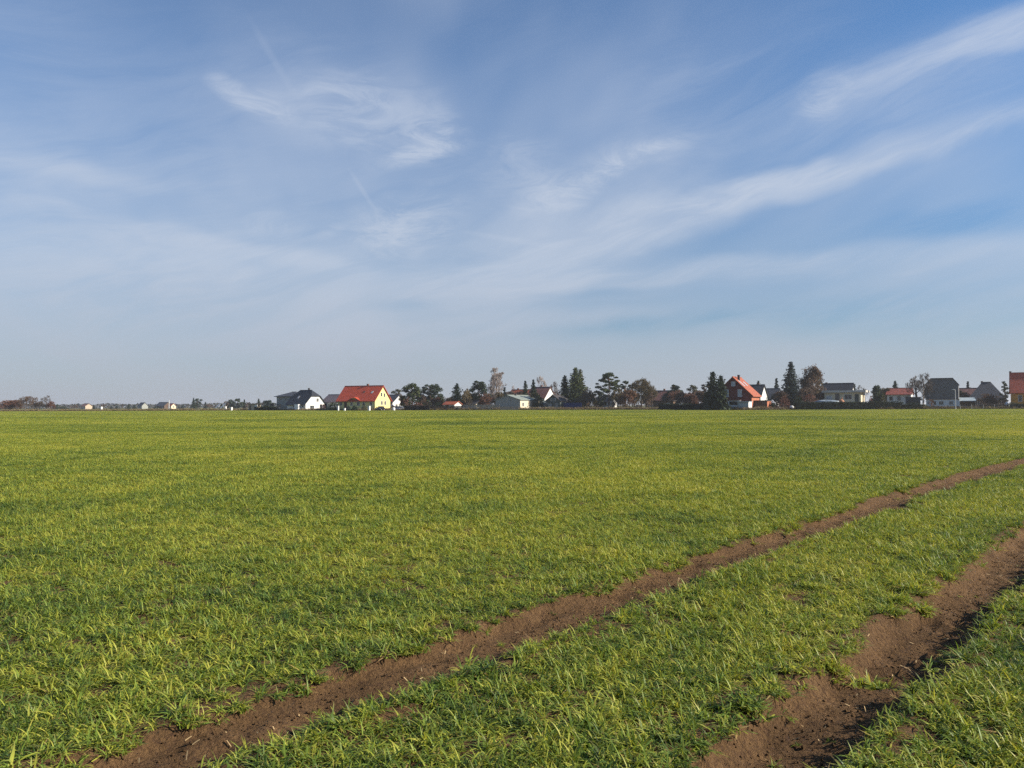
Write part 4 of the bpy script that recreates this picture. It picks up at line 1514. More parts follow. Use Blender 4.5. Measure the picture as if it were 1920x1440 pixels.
twig_grey = plain('twigs_grey', (0.125, 0.105, 0.092), var=0.3, scale=0.6, rough=0.95)


def card_mesh(name, C, S, rs, mat, flat=0.0, up=None):
    """leaf-sized quads at C with size S, random orientation (flat pulls them level)"""
    N = len(C)
    C = np.asarray(C, float)
    S = np.broadcast_to(np.asarray(S, float), (N,))
    a = rs.normal(size=(N, 3))
    a[:, 2] *= (1 - flat)
    a /= np.linalg.norm(a, axis=1)[:, None] + 1e-9
    b = rs.normal(size=(N, 3))
    b[:, 2] *= (1 - flat)
    b -= a * (a * b).sum(1)[:, None]
    b /= np.linalg.norm(b, axis=1)[:, None] + 1e-9
    a = a * S[:, None] * rs.uniform(0.5, 0.9, (N, 1))
    b = b * S[:, None] * rs.uniform(0.25, 0.55, (N, 1))
    v = np.stack([C - a, C - b * 0.9 - a * 0.1, C + a, C + b], 1).reshape(-1, 3)
    f = np.arange(4 * N).reshape(N, 4)
    return mesh_np(name, v, f, mat)


class Twigs:
    """thin three-sided branches"""
    def __init__(self):
        self.P, self.Q, self.r0, self.r1 = [], [], [], []

    def seg(self, p, q, r0, r1):
        self.P.append(p)
        self.Q.append(q)
        self.r0.append(r0)
        self.r1.append(r1)

    def mesh(self, name, mat):
        P, Q = np.array(self.P), np.array(self.Q)
        r0, r1 = np.array(self.r0)[:, None], np.array(self.r1)[:, None]
        d = Q - P
        d /= np.linalg.norm(d, axis=1)[:, None] + 1e-9
        h = np.where(np.abs(d[:, 2:3]) < 0.9, np.array([[0, 0, 1.0]]), np.array([[1.0, 0, 0]]))
        a = np.cross(d, h)
        a /= np.linalg.norm(a, axis=1)[:, None] + 1e-9
        b = np.cross(d, a)
        vs = []
        for c, r in ((P, r0), (Q, r1)):
            for t in (0, 2.094, 4.189):
                vs.append(c + (a * math.cos(t) + b * math.sin(t)) * r)
        v = np.stack(vs, 1).reshape(-1, 3)
        i = np.arange(len(P))[:, None] * 6
        f = np.concatenate([i + np.array([[0, 1, 4, 3]]), i + np.array([[1, 2, 5, 4]]), i + np.array([[2, 0, 3, 5]])], 0)
        return mesh_np(name, v, f, mat)


def trunk_mesh(h, r0, mat, rs, lean=0.03, n=6, k=7, r1=0.25):
    v, f = [], []
    x = y = 0.0
    for j in range(n + 1):
        t = j / n
        rr = r0 * (1 - (1 - r1) * t) * (1.35 if j == 0 else 1)
        for i in range(k):
            a = 2 * math.pi * i / k
            q = rr * (1 + 0.12 * rs.normal())
            v.append((x + q * math.cos(a), y + q * math.sin(a), h * t - (0.1 if j == 0 else 0)))
        x += rs.normal() * lean * h / n
        y += rs.normal() * lean * h / n
    for j in range(n):
        for i in range(k):
            f.append((j * k + i, j * k + (i + 1) % k, (j + 1) * k + (i + 1) % k, (j + 1) * k + i))
    f.append(tuple(range(n * k, n * k + k)))
    return mesh_np('trunk', v, f, mat, True), (x, y)


def spruce(root, h, r, rs, mat, dens=1.0, droop=0.35, base=0.06, power=0.85, ragged=0.22):
    me, _ = trunk_mesh(h * 0.96, 0.035 * h * 0.5 + 0.06, bark_dark, rs, 0.004, 6, 6, 0.08)
    link('trunk', me, root)
    C, S = [], []
    nl = int(h * 2.6)
    for i in range(nl):
        t = base + (1 - base) * (i + rs.rand() * 0.7) / nl
        z = h * t
        R0 = r * (1 - t) ** power * (1 + rs.normal() * 0.10) + 0.10
        nb = max(4, int((7 + 11 * (1 - t)) * dens))
        a0 = rs.rand() * 6.28
        for b in range(nb):
            a = a0 + 6.28 * b / nb + rs.normal() * 0.15
            Rb = R0 * (1 + rs.normal() * ragged)
            m_ = max(2, int(Rb * 3.2) + 1)
            for q in range(m_):
                s_ = (q + 0.6 + rs.rand() * 0.5) / m_
                rr = Rb * s_
                zz = z - droop * rr * (0.5 + 0.5 * s_) + 0.18 * Rb * max(0, s_ - 0.7) + rs.normal() * 0.06
                w = 0.10 + 0.16 * rr * (1 - 0.6 * s_)
                C.append((rr * math.cos(a) + rs.normal() * w, rr * math.sin(a) + rs.normal() * w, max(0.1, zz)))
                S.append(rs.uniform(0.42, 0.78) * (0.7 + 0.3 * (1 - t)))
    nc = int(h * 26)
    for t in rs.rand(nc) ** 1.3:
        a, q = rs.rand() * 6.28, r * (1 - t) ** power * 0.55 * math.sqrt(rs.rand())
        C.append((q * math.cos(a), q * math.sin(a), h * (base + (1 - base) * t * 0.97)))
        S.append(rs.uniform(0.4, 0.8))
    C.append((0, 0, h))
    S.append(0.3)
    link('crown', card_mesh('crown', C, S, rs, mat, 0.35), root)


def clump_tree(root, h, r, rs, mat, z0=0.35, nclump=18, flatten=0.55, dens=1.0, csize=0.30, barkm=None, trunk_r=None, shape=1.0, leaf=0.40, multi=False):
    """crown of separate foliage clumps carried on limbs (pine, oak, shrub)"""
    barkm = barkm or bark
    tr = trunk_r or 0.028 * h + 0.05
    me, _ = trunk_mesh(h * (0.82 if not multi else 0.45), tr, barkm, rs, 0.03, 7, 7, 0.3)
    link('trunk', me, root)
    C, S = [], []
    limbs = Twigs()
    for i in range(nclump):
        u = (i + 0.5) / nclump
        zc = z0 + (1 - z0) * (0.06 + 0.86 * u)
        prof = math.sin(math.pi * min(1, 0.16 + 0.84 * ((zc - z0) / (1 - z0)) ** shape)) ** 0.7
        a = i * 2.399 + rs.rand() * 0.9
        rr = r * prof * math.sqrt(rs.uniform(0.10, 1.0)) * 0.92 * rs.uniform(0.75, 1.15)
        c = np.array([rr * math.cos(a), rr * math.sin(a), zc * h])
        cr = r * csize * rs.uniform(0.5, 1.35)
        limbs.seg((0, 0, max(0.3, (zc - 0.16) * h)), tuple(c), tr * 0.35, 0.04)
        n_c = int(64 * dens * (cr / 0.9) ** 1.7) + 14
        d = rs.normal(size=(n_c, 3))
        d /= np.linalg.norm(d, axis=1)[:, None]
        rad = rs.uniform(0.1, 1.15, (n_c, 1)) ** 0.6
        p = c + d * rad * cr * np.array([1, 1, flatten])
        C += p.tolist()
        S += (rs.uniform(0.7, 1.25, n_c) * leaf).tolist()
    link('limb', limbs.mesh('limb', barkm), root)
    link('crown', card_mesh('crown', C, S, rs, mat, 0.2), root)


def bare_tree(root, h, r, rs, barkm, twigm, depth=5, kids=3, up=0.35, thick=1.0, first=0.22, nmain=6, twig_r=0.022, stems=1, narrow=False, leaves=None, nleaf=0):
    tw = Twigs()
    tips = []

    def grow(p, d, L, rad, k):
        n_s = 2
        for _ in range(n_s):
            q = p + d * (L / n_s)
            tw.seg(tuple(p), tuple(q), max(rad, twig_r), max(rad * 0.82, twig_r * 0.8))
            p = q
            rad *= 0.82
            d = d + np.array([rs.normal() * 0.12, rs.normal() * 0.12, rs.normal() * 0.06 + up * 0.12])
            d /= np.linalg.norm(d)
        if k == 0:
            tips.append(p)
            return
        for _ in range(kids if rs.rand() < 0.75 else kids - 1):
            ax = rs.normal(size=3)
            ax -= d * ax.dot(d)
            ax /= np.linalg.norm(ax) + 1e-9
            th = rs.uniform(0.3, 0.85) * (0.6 if narrow else 1)
            nd = d * math.cos(th) + ax * math.sin(th)
            nd[2] += up * 0.35
            nd /= np.linalg.norm(nd)
            grow(p, nd, L * rs.uniform(0.62, 0.86), rad * 0.62, k - 1)
        if rs.rand() < 0.85:
            grow(p, d, L * 0.8, rad * 0.75, k - 1)

    tb = MB()
    tr0 = (0.022 * h + 0.04) * thick
    for s_ in range(stems):
        off = np.array([rs.normal() * 0.25, rs.normal() * 0.25, 0]) * (stems > 1)
        hh = h * (0.72 if narrow else 0.5)
        p = off.copy()
        d = np.array([rs.normal() * 0.06, rs.normal() * 0.06, 1.0]) + off * 0.5
        d /= np.linalg.norm(d)
        rad = tr0 / math.sqrt(stems)
        nseg = 7
        for j in range(nseg):
            q = p + d * hh / nseg
            tb.tube(tuple(p), tuple(q), rad, rad * 0.86, 6)
            t = (j + 1) / nseg
            if t > first:
                for _ in range(max(1, int(nmain / (nseg * (1 - first)) + rs.rand()))):
                    a = rs.rand() * 6.28
                    el_ = rs.uniform(0.35, 0.9) + (0.35 if narrow else 0)
                    nd = np.array([math.cos(a) * math.cos(el_), math.sin(a) * math.cos(el_), math.sin(el_)])
                    L0 = h * rs.uniform(0.12, 0.18) * (1.25 - 0.6 * t) * (0.75 if narrow else 1)
                    grow(q, nd, L0, rad * 0.55, depth - 1)
            p = q
            rad *= 0.86
            d = d + np.array([rs.normal() * 0.05, rs.normal() * 0.05, 0.1])
            d /= np.linalg.norm(d)
        grow(p, d, h * 0.09, rad * 0.8, max(2, depth - 2))
    # fit the crown into the height and spread seen in the photograph
    P, Q = np.array(tw.P), np.array(tw.Q)
    top = np.percentile(Q[:, 2], 99.5)
    wid = np.percentile(np.hypot(Q[:, 0], Q[:, 1]), 94)
    sx, sz = r / wid, h / top
    for A in (P, Q):
        A[:, :2] *= sx
        A[:, 2] *= sz
    tw.P, tw.Q = P, Q
    tb.v = [(a * sx, b * sx, c * sz) for a, b, c in tb.v]
    tb.build('trunk', barkm, root)
    link('crown', tw.mesh('crown', twigm), root)
    if leaves is not None:
        ti = rs.randint(0, len(Q), nleaf)
        C = Q[ti] + rs.normal(size=(nleaf, 3)) * 0.4
        link('foliage', card_mesh('foliage', C, rs.uniform(0.22, 0.46, nleaf), rs, leaves), root)


def ball_shrub(root, h, r, rs, mat, n=700, size=0.24, ry=None):
    """dense bush: leaves over a lumpy body"""
    ry = ry or r
    st = Twigs()
    for _ in range(9):
        a = rs.rand() * 6.28
        st.seg((rs.normal() * 0.1, rs.normal() * 0.1, -0.05), (r * 0.6 * math.cos(a), ry * 0.6 * math.sin(a), h * rs.uniform(0.5, 0.85)), 0.045, 0.02)
    link('stem', st.mesh('stem', bark_dark), root)
    d = rs.normal(size=(n, 3))
    d[:, 2] = np.abs(d[:, 2]) * 1.0
    d /= np.linalg.norm(d, axis=1)[:, None]
    lump = 0.78 + 0.42 * fbm(d[:, 0] * 2.2 + h * 7, d[:, 1] * 2.2 + d[:, 2] * 2 + r, 2)
    rad = rs.uniform(0.35, 1.0, n) ** 0.45 * lump
    C = d * rad[:, None] * np.array([r, ry, h * 0.96]) + np.array([0, 0, 0.06])
    C[:, 2] = np.maximum(C[:, 2], 0.05)
    link('crown', card_mesh('crown', C, rs.uniform(0.7, 1.3, n) * size, rs, mat), root)


def tree(kind, px, ytop, half, D, name, label, mat=None, group=None, **kw):
    h = high(px, ytop, D)
    r = half * D / F
    rs = np.random.RandomState(int(px * 7 + D))
    root = thing(name, label, 'tree', spot(px, D), rs.rand() * 6.28, group)
    if kind == 'spruce':
        r *= 1.15
        spruce(root, h, r, rs, mat or needle_dark, **kw)
    elif kind == 'clump':
        r *= 1.15
        clump_tree(root, h, r, rs, mat or needle_pine, **kw)
    elif kind == 'bare':
        r *= 1.12
        bare_tree(root, h, r, rs, kw.pop('barkm', bark), mat or twig_brown, **kw)
    elif kind == 'bush':
        ball_shrub(root, h, r, rs, mat or leaf_hedge, **kw)
        root['category'] = 'shrub'
    return root


SP, PI_, BT = 'trees of the village', 'trees of the village', 'bare trees of the village'
# left edge: brown scrub at the field's end
G1 = 'bare scrub at the end of the field'
tree('bare', 14, 750, 20, 318, 'bare_shrub', 'broad reddish brown bare thicket at the edge of the picture', twig_red, G1, depth=4, stems=4, first=0.05, nmain=12, twig_r=0.034, up=0.2)
tree('bare', 50, 743.0, 17, 316, 'bare_shrub', 'taller rounded bare thicket in the middle of the brown scrub', twig_brown, G1, depth=4, stems=3, first=0.08, nmain=11, twig_r=0.030, up=0.3)
tree('bare', 73, 752.0, 11, 320, 'bare_shrub', 'low bare bush between the rounded thicket and the thin sapling', twig_grey, G1, depth=4, stems=3, first=0.05, nmain=9, twig_r=0.032, up=0.2)
tree('bare', 88, 741.0, 9, 322, 'bare_sapling', 'thin bare sapling at the right end of the brown scrub', twig_grey, G1, depth=4, nmain=8, twig_r=0.028)
tree('bare', 31, 750.0, 12, 322, 'bare_shrub', 'dark bare bush between the two bigger brown thickets', twig_brown, G1, depth=4, stems=3, first=0.05, nmain=9, twig_r=0.032, up=0.2)
tree('bare', 38, 745.5, 7, 324, 'bare_sapling', 'slim bare sapling rising from the left of the rounded thicket', twig_grey, G1, depth=4, nmain=8, twig_r=0.028)
tree('bare', 63, 744.5, 7, 323, 'bare_sapling', 'slim bare sapling rising from the right of the rounded thicket', twig_brown, G1, depth=4, nmain=8, twig_r=0.028)
tree('bare', 95, 752.5, 7, 320, 'bare_shrub', 'last low bare bush of the brown scrub beside the dark far tree', twig_red, G1, depth=4, stems=3, first=0.05, nmain=8, twig_r=0.030)
# far trees across the meadow
G2 = 'far trees across the meadow'
far = [
    ('clump', 104, 758.5, 6, 620, 'dark rounded far tree just right of the brown scrub', needle_dark),
    ('clump', 119, 763.0, 5, 640, 'low dark far tree left of the far red cottage', needle_dark),
    ('clump', 125, 764.5, 4, 660, 'lowest dark far tree in the gap left of the far red cottage', needle_dark),
    ('bare', 140, 759.5, 7, 600, 'bare brown far tree touching the far red cottage', twig_brown),
    ('spruce', 176, 759.5, 2.6, 640, 'slim far spruce right of the far red cottage', needle_blue),
    ('bare', 195, 758.0, 6, 600, 'bare far tree behind the lone white cabinet', twig_brown),
    ('spruce', 209, 761.0, 4, 640, 'far conifer, first right of the lone white cabinet', needle_blue),
    ('spruce', 219, 760.0, 4, 650, 'far conifer, second right of the lone white cabinet', needle_blue),
    ('bare', 230, 757.0, 4, 700, 'thin bare far tree between two pairs of far conifers', twig_grey),
    ('spruce', 241, 757.0, 4.5, 620, 'pointed far spruce, taller of the pair left of the far dark cottage', needle_dark),
    ('spruce', 252, 758.0, 4.5, 630, 'pointed far spruce next to the far dark cottage', needle_dark),
    ('clump', 292, 764.0, 5, 640, 'low far tree right of the far dark cottage', needle_dark),
    ('spruce', 335, 762.0, 3, 640, 'small far spruce right of the far orange cottage', needle_blue),
    ('spruce', 343, 757.5, 3, 620, 'slim far spruce left of the big far conifer pair', needle_blue),
    ('spruce', 363, 745.5, 5.5, 560, 'tall far conifer, left half of the big dark pair', needle_dark),
    ('clump', 371, 747.0, 8, 565, 'broad far conifer, right half of the big dark pair', needle_dark),
    ('spruce', 385, 753.5, 3, 640, 'single slim far conifer right of the big dark pair', needle_blue),
    ('bare', 394, 758.0, 8, 560, 'low bare far scrub tree behind the solar racks', twig_brown),
    ('spruce', 415, 757.0, 4, 480, 'small dark conifer behind the solar racks', needle_dark),
    ('clump', 433, 750.0, 9, 470, 'rounded blue green tree behind the pair of white cabinets', needle_blue),
    ('clump', 445, 746.5, 8, 475, 'rounded dark tree, highest left of the tan shed', needle_dark),
    ('bare', 424, 751.5, 4, 450, 'thin bare tree above the white cabinets', twig_grey),
    ('spruce', 458, 749.0, 4, 480, 'narrow conifer right behind the tan shed', needle_blue),
    ('bare', 467, 754.0, 8, 470, 'low bare tree above the tan shed roof', twig_brown),
    ('spruce', 485, 747.5, 5, 420, 'pointed spruce above the white panel of the tan shed', needle_dark),
    ('clump', 503, 751.0, 9, 400, 'rounded green tree left of the grey green house', needle_blue),
]
for kind, px, yt, half, D, lab, mt in far:
    kw = {}
    if kind == 'clump':
        kw = dict(z0=0.12, nclump=11, dens=0.5, leaf=0.75, csize=0.42)
    elif kind == 'bare':
        kw = dict(depth=4, nmain=9, twig_r=0.07, first=0.1)
    else:
        kw = dict(dens=0.8)
    tree(kind, px, yt, half, D, {'clump': 'far_tree', 'bare': 'far_bare_tree', 'spruce': 'far_conifer'}[kind], lab, mt, G2, **kw)
# low far treeline on the horizon: nobody could count it
rs = np.random.RandomState(3)
C, S = [], []
for i in range(15000):
    px = rs.uniform(-500, 660)
    D = rs.uniform(760, 1000)
    x, y = spot(px, D)
    hh = 2.4 + 5.6 * fbm(np.array([px * 0.045]), np.array([3.3]), 4)[0]
    C.append((x, y, hh * rs.rand() ** 0.7))
    S.append(rs.uniform(0.8, 1.7))
o = link('distant_treeline', card_mesh('distant_treeline', C, S, rs, leafmat('treeline_leaves', (0.036, 0.042, 0.040), (0.090, 0.084, 0.070), trans=0.1)))
tag(o, 'low dark line of distant woods on the horizon', 'treeline', kind='stuff')

# between yellow house and barn
tree('clump', 744, 728, 10, 300, 'evergreen_tree', 'yellowish green tree right behind the yellow gable', needle_olive, SP, z0=0.2, nclump=14, csize=0.4)
tree('clump', 773, 718, 22, 276, 'pine_tree', 'broad spreading pine, left of the two behind the brown hedge', needle_pine, SP, z0=0.08, nclump=36, csize=0.26, dens=1.2, barkm=bark_red)
tree('clump', 808, 719, 23, 280, 'pine_tree', 'broad spreading pine, right of the two behind the brown hedge', needle_dark, SP, z0=0.08, nclump=36, csize=0.26, dens=1.2, barkm=bark_red)
tree('bare', 765, 744, 9, 268, 'bare_tree', 'small reddish bare tree at the foot of the broad pines', twig_red, BT, depth=4, nmain=9, twig_r=0.035)
tree('bare', 836, 745, 10, 285, 'bare_tree', 'low bare tree in the gap left of the dark spruce', twig_grey, BT, depth=4, nmain=8, twig_r=0.03)
tree('spruce', 857, 719, 14.5, 270, 'spruce_tree', 'dense dark spruce above the orange roofed hut', needle_dark, SP, power=0.6, ragged=0.3)
tree('bare', 876, 729, 11, 268, 'bare_tree', 'olive brown bare tree between dark spruce and pine', twig_olive, BT, depth=5, nmain=10, twig_r=0.03)
tree('clump', 897, 712, 19, 272, 'pine_tree', 'tall dark pine left of the pale bare poplar', needle_dark, SP, z0=0.12, nclump=34, csize=0.28, dens=1.2, barkm=bark_red)
tree('bare', 913, 735, 10, 268, 'bare_tree', 'reddish bare tree at the foot of the poplar', twig_red, BT, depth=4, nmain=9, twig_r=0.032)
tree('bare', 929, 690, 15, 285, 'poplar_tree', 'tall pale leafless poplar above the barn', twig_pale, BT, depth=5, narrow=True, nmain=26, first=0.10, twig_r=0.020, barkm=bark_pale, up=0.55)
tree('spruce', 946, 726, 6, 290, 'spruce_tree', 'small spruce right of the pale poplar', needle_blue, SP)
tree('bare', 962, 722, 6, 310, 'bare_tree', 'faint thin bare tree above the barn ridge', twig_pale, BT, depth=4, nmain=7, twig_r=0.022)
tree('spruce', 985, 714, 6.5, 280, 'spruce_tree', 'slim spruce before the red roof behind the barn', needle_dark, SP, power=0.7)
tree('spruce', 1000, 711, 8, 276, 'spruce_tree', 'slightly larger spruce between the two red roofs', needle_dark, SP, power=0.75)
tree('clump', 1004, 735, 13, 272, 'evergreen_tree', 'low olive evergreen at the foot of the spruces by the barn', needle_olive, SP, z0=0.1, nclump=14, csize=0.4)
tree('bare', 1014, 706, 10, 298, 'bare_tree', 'pale bare tree rising behind the white gable', twig_pale, BT, depth=5, nmain=9, twig_r=0.022)
tree('bare', 1037, 716, 10, 292, 'bare_tree', 'wide bare tree between white gable and big conifers', twig_grey, BT, depth=5, nmain=10, twig_r=0.022)
tree('bare', 1046, 738, 8, 275, 'bare_tree', 'reddish bare tree behind the dark cottage', twig_red, BT, depth=4, nmain=8, twig_r=0.03)
tree('spruce', 1059, 703, 14, 268, 'conifer_tree', 'dark conifer, left and lower of the big pair above the blue container', needle_dark, SP, power=0.62, dens=1.2, ragged=0.26)
tree('spruce', 1079, 688, 20, 266, 'conifer_tree', 'tallest broad conifer above the blue container', needle_pine, SP, power=0.55, dens=1.25, ragged=0.28)
tree('spruce', 1088, 692, 12, 268, 'conifer_tree', 'twin top conifer growing into the tallest broad one', needle_olive, SP, power=0.6, dens=1.1, ragged=0.28)
tree('bare', 1101, 728, 11, 258, 'bare_tree', 'brown bare tree at the right foot of the big conifers', twig_brown, BT, depth=4, nmain=10, twig_r=0.034)
tree('clump', 1124, 732, 13, 262, 'evergreen_tree', 'dark round evergreen left of the tall pine', needle_dark, SP, z0=0.15, nclump=15, csize=0.38)
tree('clump', 1142, 698, 21, 258, 'pine_tree', 'tall umbrella pine with a bare reddish trunk', needle_pine, SP, z0=0.45, nclump=26, csize=0.27, dens=1.5, flatten=0.38, barkm=bark_red, trunk_r=0.26)
tree('clump', 1172, 713, 12, 262, 'pine_tree', 'smaller pine right of the umbrella pine', needle_dark, SP, z0=0.45, nclump=12, csize=0.36, dens=1.3, flatten=0.5, barkm=bark_red)
tree('bare', 1158, 728, 13, 252, 'bare_tree', 'tan bare tree at the foot of the umbrella pine', twig_olive, BT, depth=5, nmain=11, twig_r=0.030)
tree('bare', 1180, 733, 15, 250, 'rust_tree', 'rusty brown tree keeping its dry leaves, mid garden', twig_red, BT, depth=5, nmain=10, twig_r=0.032, leaves=leaf_rust, nleaf=700)
tree('bare', 1203, 711, 24, 256, 'bare_tree', 'widest olive brown bare tree in the middle of the gardens', twig_olive, BT, depth=6, nmain=13, twig_r=0.026)
tree('bare', 1222, 736, 9, 252, 'bare_tree', 'bare brown tree left of the flat shed', twig_brown, BT, depth=4, nmain=9, twig_r=0.032)
tree('bush', 1148, 760, 6, 248, 'garden_shrub', 'dark low shrub right of the umbrella pine trunk', leaf_hedge_brown, 'garden shrubs', n=300)
tree('bush', 1172, 755, 9, 246, 'garden_shrub', 'brown low shrub under the rusty tree', leaf_brown, 'garden shrubs', n=400)
tree('bush', 1196, 757, 9, 244, 'garden_shrub', 'brown low shrub under the widest bare tree', leaf_hedge_brown, 'garden shrubs', n=400)
tree('bush', 1118, 757, 8, 250, 'garden_shrub', 'grey brown shrub right of the blue container', leaf_hedge_brown, 'garden shrubs', n=350)
tree('bush', 1103, 754, 8, 252, 'garden_shrub', 'brown shrub touching the end of the blue container', leaf_brown, 'garden shrubs', n=350)
# between flat shed and red house
tree('clump', 1266, 720, 12, 268, 'pine_tree', 'small round-topped pine behind the flat shed', needle_dark, SP, z0=0.55, nclump=11, csize=0.42, dens=1.4, barkm=bark_red)
tree('bare', 1268, 731, 15, 256, 'bare_tree', 'brown bare tree below the round-topped pine', twig_red, BT, depth=5, nmain=11, twig_r=0.028)
tree('bare', 1286, 737, 12, 250, 'bare_tree', 'reddish bare tree right of the flat shed', twig_red, BT, depth=5, nmain=10, twig_r=0.028)
tree('clump', 1300, 719, 10, 258, 'evergreen_tree', 'olive evergreen with a bushy top left of the dark spruces', needle_olive, SP, z0=0.2, nclump=14, csize=0.40)
tree('bare', 1305, 736, 14, 246, 'bare_tree', 'brown bare tree in front of the olive evergreen', twig_brown, BT, depth=5, nmain=11, twig_r=0.028)
tree('clump', 1321, 718, 10, 256, 'copper_tree', 'dark coppery tree beside the spruces left of the red house', leaf_hedge_brown, SP, z0=0.15, nclump=16, csize=0.38)
tree('spruce', 1337, 696, 15, 207, 'spruce_tree', 'dense dark spruce left of the red house, taller of two', needle_dark, SP, power=0.5, dens=1.3, ragged=0.24)
tree('spruce', 1352, 703, 11, 204.5, 'spruce_tree', 'dark spruce touching the red house', needle_dark, SP, power=0.5, dens=1.3, ragged=0.26)
tree('bush', 1362, 755, 9, 205, 'garden_shrub', 'dark shrub at the foot of the red gable', leaf_hedge, 'garden shrubs', n=450)
# around the tall spruce
tree('spruce', 1422, 713, 6, 262, 'spruce_tree', 'spruce tip showing above the black roof behind the red house', needle_dark, SP, power=0.7)
tree('spruce', 1456, 709, 6, 275, 'spruce_tree', 'slim spruce left of the tall spruce', needle_blue, SP, power=0.75)
tree('spruce', 1483, 677, 20, 228, 'spruce_tree', 'tallest pointed spruce of the village', needle_blue, SP, power=0.72, dens=1.3, ragged=0.2)
tree('bare', 1522, 688, 22, 232, 'oak_tree', 'big russet leafless oak right of the tallest spruce', twig_brown, BT, depth=5, nmain=20, first=0.12, twig_r=0.032, leaves=leaf_brown, nleaf=2600, barkm=bark_dark)
tree('clump', 1534, 702, 10, 236, 'evergreen_tree', 'dark evergreen merging into the russet oak', needle_olive, SP, z0=0.3, nclump=14, csize=0.40)
tree('bush', 1514, 736, 18, 220, 'garden_shrub', 'tall reddish shrub below the russet oak', leaf_red, 'garden shrubs', n=800)
tree('bush', 1470, 742, 12, 213, 'garden_shrub', 'red brown shrub between garden pavilion and tall spruce', leaf_red, 'garden shrubs', n=700)
tree('bush', 1447, 752, 10, 212, 'garden_shrub', 'dark green shrub right of the brown garage', leaf_hedge, 'garden shrubs', n=500)
tree('bush', 1439, 741, 6, 225, 'garden_shrub', 'olive shrub below the white gable behind the red house', needle_olive, 'garden shrubs', n=350)
tree('bush', 1497, 742, 12, 218, 'garden_shrub', 'dark shrub at the foot of the tallest spruce', leaf_hedge, 'garden shrubs', n=600)
# right part
tree('spruce', 1601, 719, 6, 262, 'spruce_tree', 'dark treetop at the end of the anthracite roof', needle_dark, SP, power=0.5)
tree('bare', 1617, 722, 9, 275, 'bare_tree', 'faint bare tree above the cream flat roof', twig_grey, BT, depth=4, nmain=8, twig_r=0.022)
tree('clump', 1643, 721, 9, 226, 'thuja_tree', 'dense columnar thuja right of the cream house', needle_dark, SP, z0=0.04, nclump=24, csize=0.62, dens=1.2, shape=0.35)
tree('bush', 1656, 738, 6, 224, 'garden_shrub', 'olive shrub right of the columnar thuja', needle_olive, 'garden shrubs', n=400)
tree('bush', 1632, 743, 5, 219, 'garden_shrub', 'dark red shrub left of the columnar thuja', leaf_red, 'garden shrubs', n=300)
tree('spruce', 1679, 714, 8, 262, 'fir_tree', 'bushy fir behind the low red roof', needle_dark, SP, power=0.6)
tree('bare', 1719, 706, 18, 226, 'bare_tree', 'gnarled bare tree left of the grey shingled house', twig_grey, BT, depth=5, nmain=6, first=0.45, thick=2.4, twig_r=0.028, barkm=bark_dark)
tree('bare', 1731, 700, 17, 222, 'bare_tree', 'tall pale-stemmed bare tree close to the grey shingled house', twig_grey, BT, depth=5, nmain=7, first=0.35, twig_r=0.022, thick=1.5, barkm=bark_pale)
tree('bare', 1745, 748, 6, 213, 'bare_tree', 'small reddish bare sapling before the white ground floor', twig_red, BT, depth=4, nmain=8, twig_r=0.022)
tree('spruce', 1815, 715, 5.5, 275, 'spruce_tree', 'spruce tip behind the rust red roof', needle_blue, SP)
tree('clump', 1801, 730, 6, 245, 'evergreen_tree', 'dark evergreen at the right edge of the grey shingled house', needle_dark, SP, z0=0.1, nclump=12, csize=0.5)
tree('bare', 1842, 738, 13, 222, 'bare_tree', 'brown bare tree before the hipped slate roof', twig_brown, BT, depth=5, nmain=10, twig_r=0.024)
tree('bare', 1866, 742, 12, 220, 'bare_tree', 'low bare tree right of the carport', twig_brown, BT, depth=4, nmain=9, twig_r=0.026)
tree('clump', 1884, 712, 7, 232, 'evergreen_tree', 'dark evergreen beside the slim chimney of the orange house', needle_dark, SP, z0=0.2, nclump=13, csize=0.5)
# bushes near the yellow house
tree('bush', 624, 753, 13, 268, 'garden_shrub', 'big dark green bush left of the yellow house', leaf_hedge, 'garden shrubs', n=900)
tree('bush', 665, 759, 6, 258, 'garden_shrub', 'round dark bush before the middle of the yellow house', leaf_hedge, 'garden shrubs', n=350)
tree('bush', 683, 757, 6, 260, 'garden_shrub', 'loose pale green bush before the yellow house', needle_olive, 'garden shrubs', n=260)
tree('bush', 653, 760, 5, 261, 'garden_shrub', 'small grey green bush left of the round dark bush', needle_blue, 'garden shrubs', n=240)
tree('bush', 607, 757, 4, 280, 'garden_shrub', 'reddish shrub at the corner of the white gable', leaf_red, 'garden shrubs', n=240)
tree('bush', 706, 763, 3, 256, 'garden_shrub', 'tiny dark shrub at the yellow house corner', leaf_hedge, 'garden shrubs', n=140)
tree('bush', 785, 752, 12, 262, 'garden_shrub', 'reddish bush behind the brown hedge', leaf_red, 'garden shrubs', n=600)
tree('bush', 822, 753, 10, 266, 'garden_shrub', 'dark bush at the right end of the brown hedge', leaf_hedge, 'garden shrubs', n=500)


